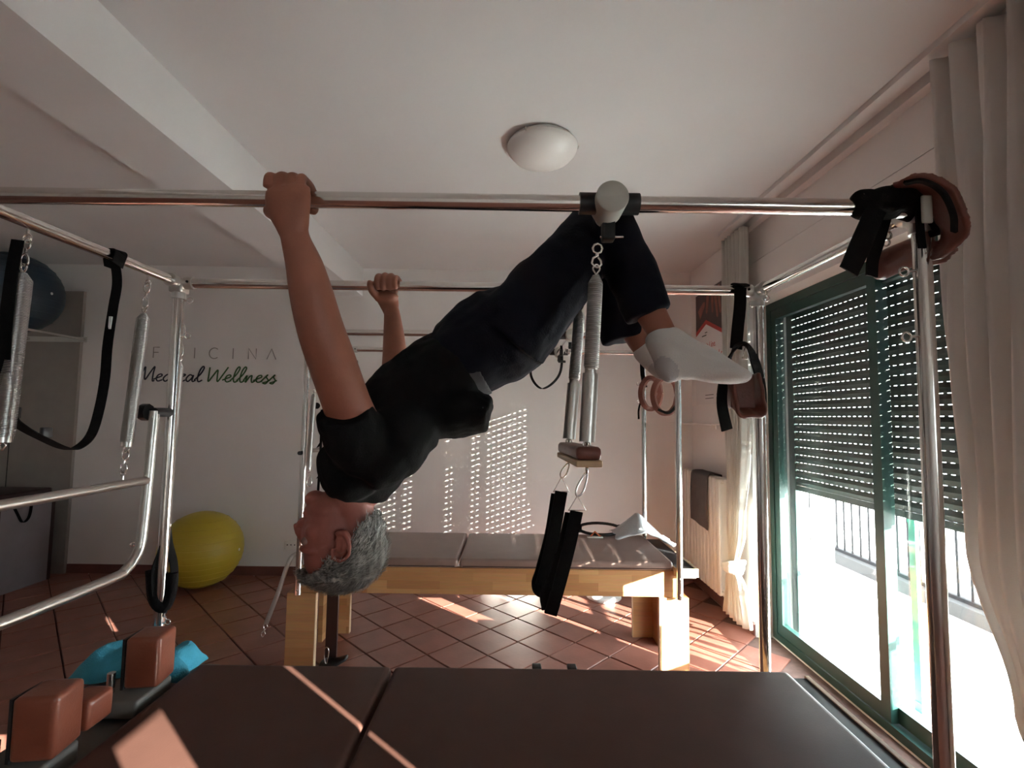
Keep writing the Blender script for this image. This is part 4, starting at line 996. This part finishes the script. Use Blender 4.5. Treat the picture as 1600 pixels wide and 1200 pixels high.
# eyes
for sg in (-1, 1): MB().ellipsoid(hp(.080*HS, sg*.034*HS, .000), (.0125, .0125, .0125), HM).build('eye', 'eye', man)
# hair shell following the hairline
hr = bmesh.new(); bmesh.ops.create_icosphere(hr, subdivisions=5, radius=1)
line = [(-.16, -.075), (-.060, -.066), (-.034, -.030), (-.026, .022), (.004, .040), (.022, .018), (.032, .030), (.050, .062), (.072, .080), (.12, .090)]
def hairline(x):
    for (a, za), (b, zb) in zip(line, line[1:]):
        if a <= x <= b: return za+(zb-za)*(x-a)/(b-a)
    return .2
keep = []
for v in hr.verts:
    p = v.co
    q = V((-.012+p.x*.106)*HS, p.y*.0845*HS, (.040+p.z*.093)*HS)
    if p.z < .2 and p.x < .1: q.z -= (.2-p.z)*.045*min(1, (.1-p.x)*2)
    q += p*(.006*noise.noise(V(p.x*5, p.y*5, p.z*5))+.003*noise.noise(p*16))
    if p.x > .2 and p.z > .3: q += V(.012, 0, .004)*min(1, (p.x-.2)*2)
    v.co = q
bmesh.ops.delete(hr, geom=[v for v in hr.verts if v.co.z < hairline(v.co.x)*HS+.004*noise.noise(v.co*60)], context='VERTS')
surf = [(v.co.copy(), v.normal.copy()) for v in hr.verts]
bmesh.ops.solidify(hr, geom=hr.faces[:], thickness=.012)
hv = [hp(*v.co) for v in hr.verts]; hr.verts.index_update(); hf = [[v.index for v in f.verts] for f in hr.faces]; hr.free()
hair = MB().add(hv, hf, True).build('hair', 'hair', man)
sd_ = MB(); vs = []; fs = []
for _ in range(9000):
    p, nrm = random.choice(surf); nrm = p.normalized()
    flow = V(-.55, .15*random.uniform(-1, 1), -.9)+V(random.uniform(-.5, .5), random.uniform(-.5, .5), random.uniform(-.5, .5))
    if p.z > .09: flow = V(.7, random.uniform(-.6, .6), .5)
    flow -= nrm*flow.dot(nrm); flow.normalize()
    p = p+V(random.uniform(-.004, .004), random.uniform(-.004, .004), random.uniform(-.004, .004))
    L_ = random.uniform(.010, .022); sdw = nrm.cross(flow)*.0009
    a = p+nrm*.0005; b = p+flow*L_*.6+nrm*.004; c = p+flow*L_+nrm*random.uniform(.003, .009)
    k = len(vs); vs += [hp(*(a+sdw)), hp(*(a-sdw)), hp(*(b+sdw*.8)), hp(*(b-sdw*.8)), hp(*c)]
    fs += [(k, k+1, k+3, k+2), (k+2, k+3, k+4)]
MB().add(vs, fs, False).build('hair_strands', 'hair_strand', man, fixn=False)
# cloth meshes
def folds(me, amp, sc, org):
    NR = [v.normal.copy() for v in me.vertices]
    for v, vn in zip(me.vertices, NR):
        p = v.co+org; n_ = noise.noise(V(p.x*sc+p.z*sc*.6, p.y*sc*.7, p.z*sc-p.x*sc*.5))
        n2 = noise.noise(p*sc*2.3)
        v.co += vn*(amp*n_+amp*.4*n2)
    return me
sh = MB()
Lf(sh, [(574, 752, 1.43, .088, .12), (590, 700, 1.43, .118, .185), (622, 648, 1.43, .126, .175), (664, 608, 1.43, .126, .165), (700, 582, 1.43, .122, .165), (722, 568, 1.43, .118, .165)])
Lf(sh, [(600, 705, 1.31, .088), (568, 695, 1.25, .086), (545, 665, 1.20, .074), (536, 641, 1.172, .069)], ends=False)
Lf(sh, [(592, 712, 1.58, .080), (596, 680, 1.63, .074), (603, 645, 1.68, .066)], ends=False)
Lf(sh, [(548, 728, 1.29, .086), (556, 735, 1.43, .092), (556, 728, 1.56, .084)], side=(0, 0, 1))
Lf(sh, [(580, 720, 1.27, .085), (605, 700, 1.29, .095), (640, 660, 1.32, .09)])
Lf(sh, [(575, 760, 1.43, .075, .10), (580, 735, 1.43, .095, .13)])
Lf(sh, [(660, 632, 1.42, .088, .15), (700, 640, 1.42, .084, .155), (735, 643, 1.42, .070, .15), (766, 648, 1.42, .050, .14)], ends=False)
m_ = remesh(sh, .0065, 14, ORG); put_mesh('t_shirt', folds(m_, .0085, 15, ORG), 'shirt', man)
Lf2 = MB(); Lf(Lf2, [(716, 573, 1.43, .108, .152), (742, 560, 1.43, .116, .160)], ends=False)
put_mesh('waistband', remesh(Lf2, .006, 1, ORG), 'waistband', man)
tr = MB()
Lf(tr, [(722, 562, 1.43, .122, .172), (752, 540, 1.43, .136, .182), (790, 520, 1.43, .142, .188), (812, 498, 1.43, .12, .16)])
Lf(tr, [(795, 528, 1.35, .122), (845, 466, 1.33, .108), (900, 402, 1.31, .091), (940, 346, 1.30, .072), (966, 385, 1.285, .067), (988, 430, 1.275, .066), (1014, 492, 1.265, .060)], ends=False)
Lf(tr, [(800, 528, 1.52, .120), (852, 474, 1.54, .106), (898, 420, 1.55, .090), (928, 370, 1.555, .070), (942, 412, 1.545, .064), (956, 460, 1.535, .064), (974, 533, 1.525, .066)], ends=False)
m_ = remesh(tr, .0065, 5, ORG); put_mesh('trousers', folds(m_, .0070, 13, ORG), 'trousers', man)
def sock(s, near):
    # s maps near-foot pixels to this foot
    f = (lambda x, y: (x, y)) if near else (lambda x, y: (1070+(x-1070)*.84-3, 578+(y-578)*.80))
    Y = 1.235 if near else 1.49; k = 1.0
    m = MB()
    def R(rows): Lf(m, [(*f(r[0], r[1]), Y+r[2], r[3]*k, r[4]*k) for r in rows])
    R([(1031, 527, .02, .042, .042), (1046, 550, .012, .047, .043), (1052, 568, .0, .046, .042)])
    R([(1040, 580, .0, .036, .034), (1058, 566, 0, .050, .040), (1084, 563, 0, .050, .043), (1116, 575, 0, .040, .046), (1142, 584, 0, .028, .047), (1162, 589, 0, .017, .042)])
    R([(1044, 532, .01, .040, .040), (1068, 548, .0, .040, .040), (1100, 567, 0, .036, .042)])
    if not near: Lf(m, [(1006, 545, 1.512, .040, .040), (1024, 562, 1.50, .042, .041), (1040, 576, 1.49, .040, .040)])
    return put_mesh('sock', remesh(m, .0045, 8, ORG), 'sock', man), f, Y
def grey_zones(o, zones):
    o.data.materials.append(MATS['sock_grey'])
    for p in o.data.polygons:
        c = p.center+ORG
        if any((c-q).length < r for q, r in zones): p.material_index = 1
so, f_, Y_ = sock(None, True)
grey_zones(so, [(AY(1030, 586, 1.20), .050), (AY(1172, 590, 1.235), .040)])
so, f_, Y_ = sock(None, False)
grey_zones(so, [(AY(1034, 586, 1.47), .045)])
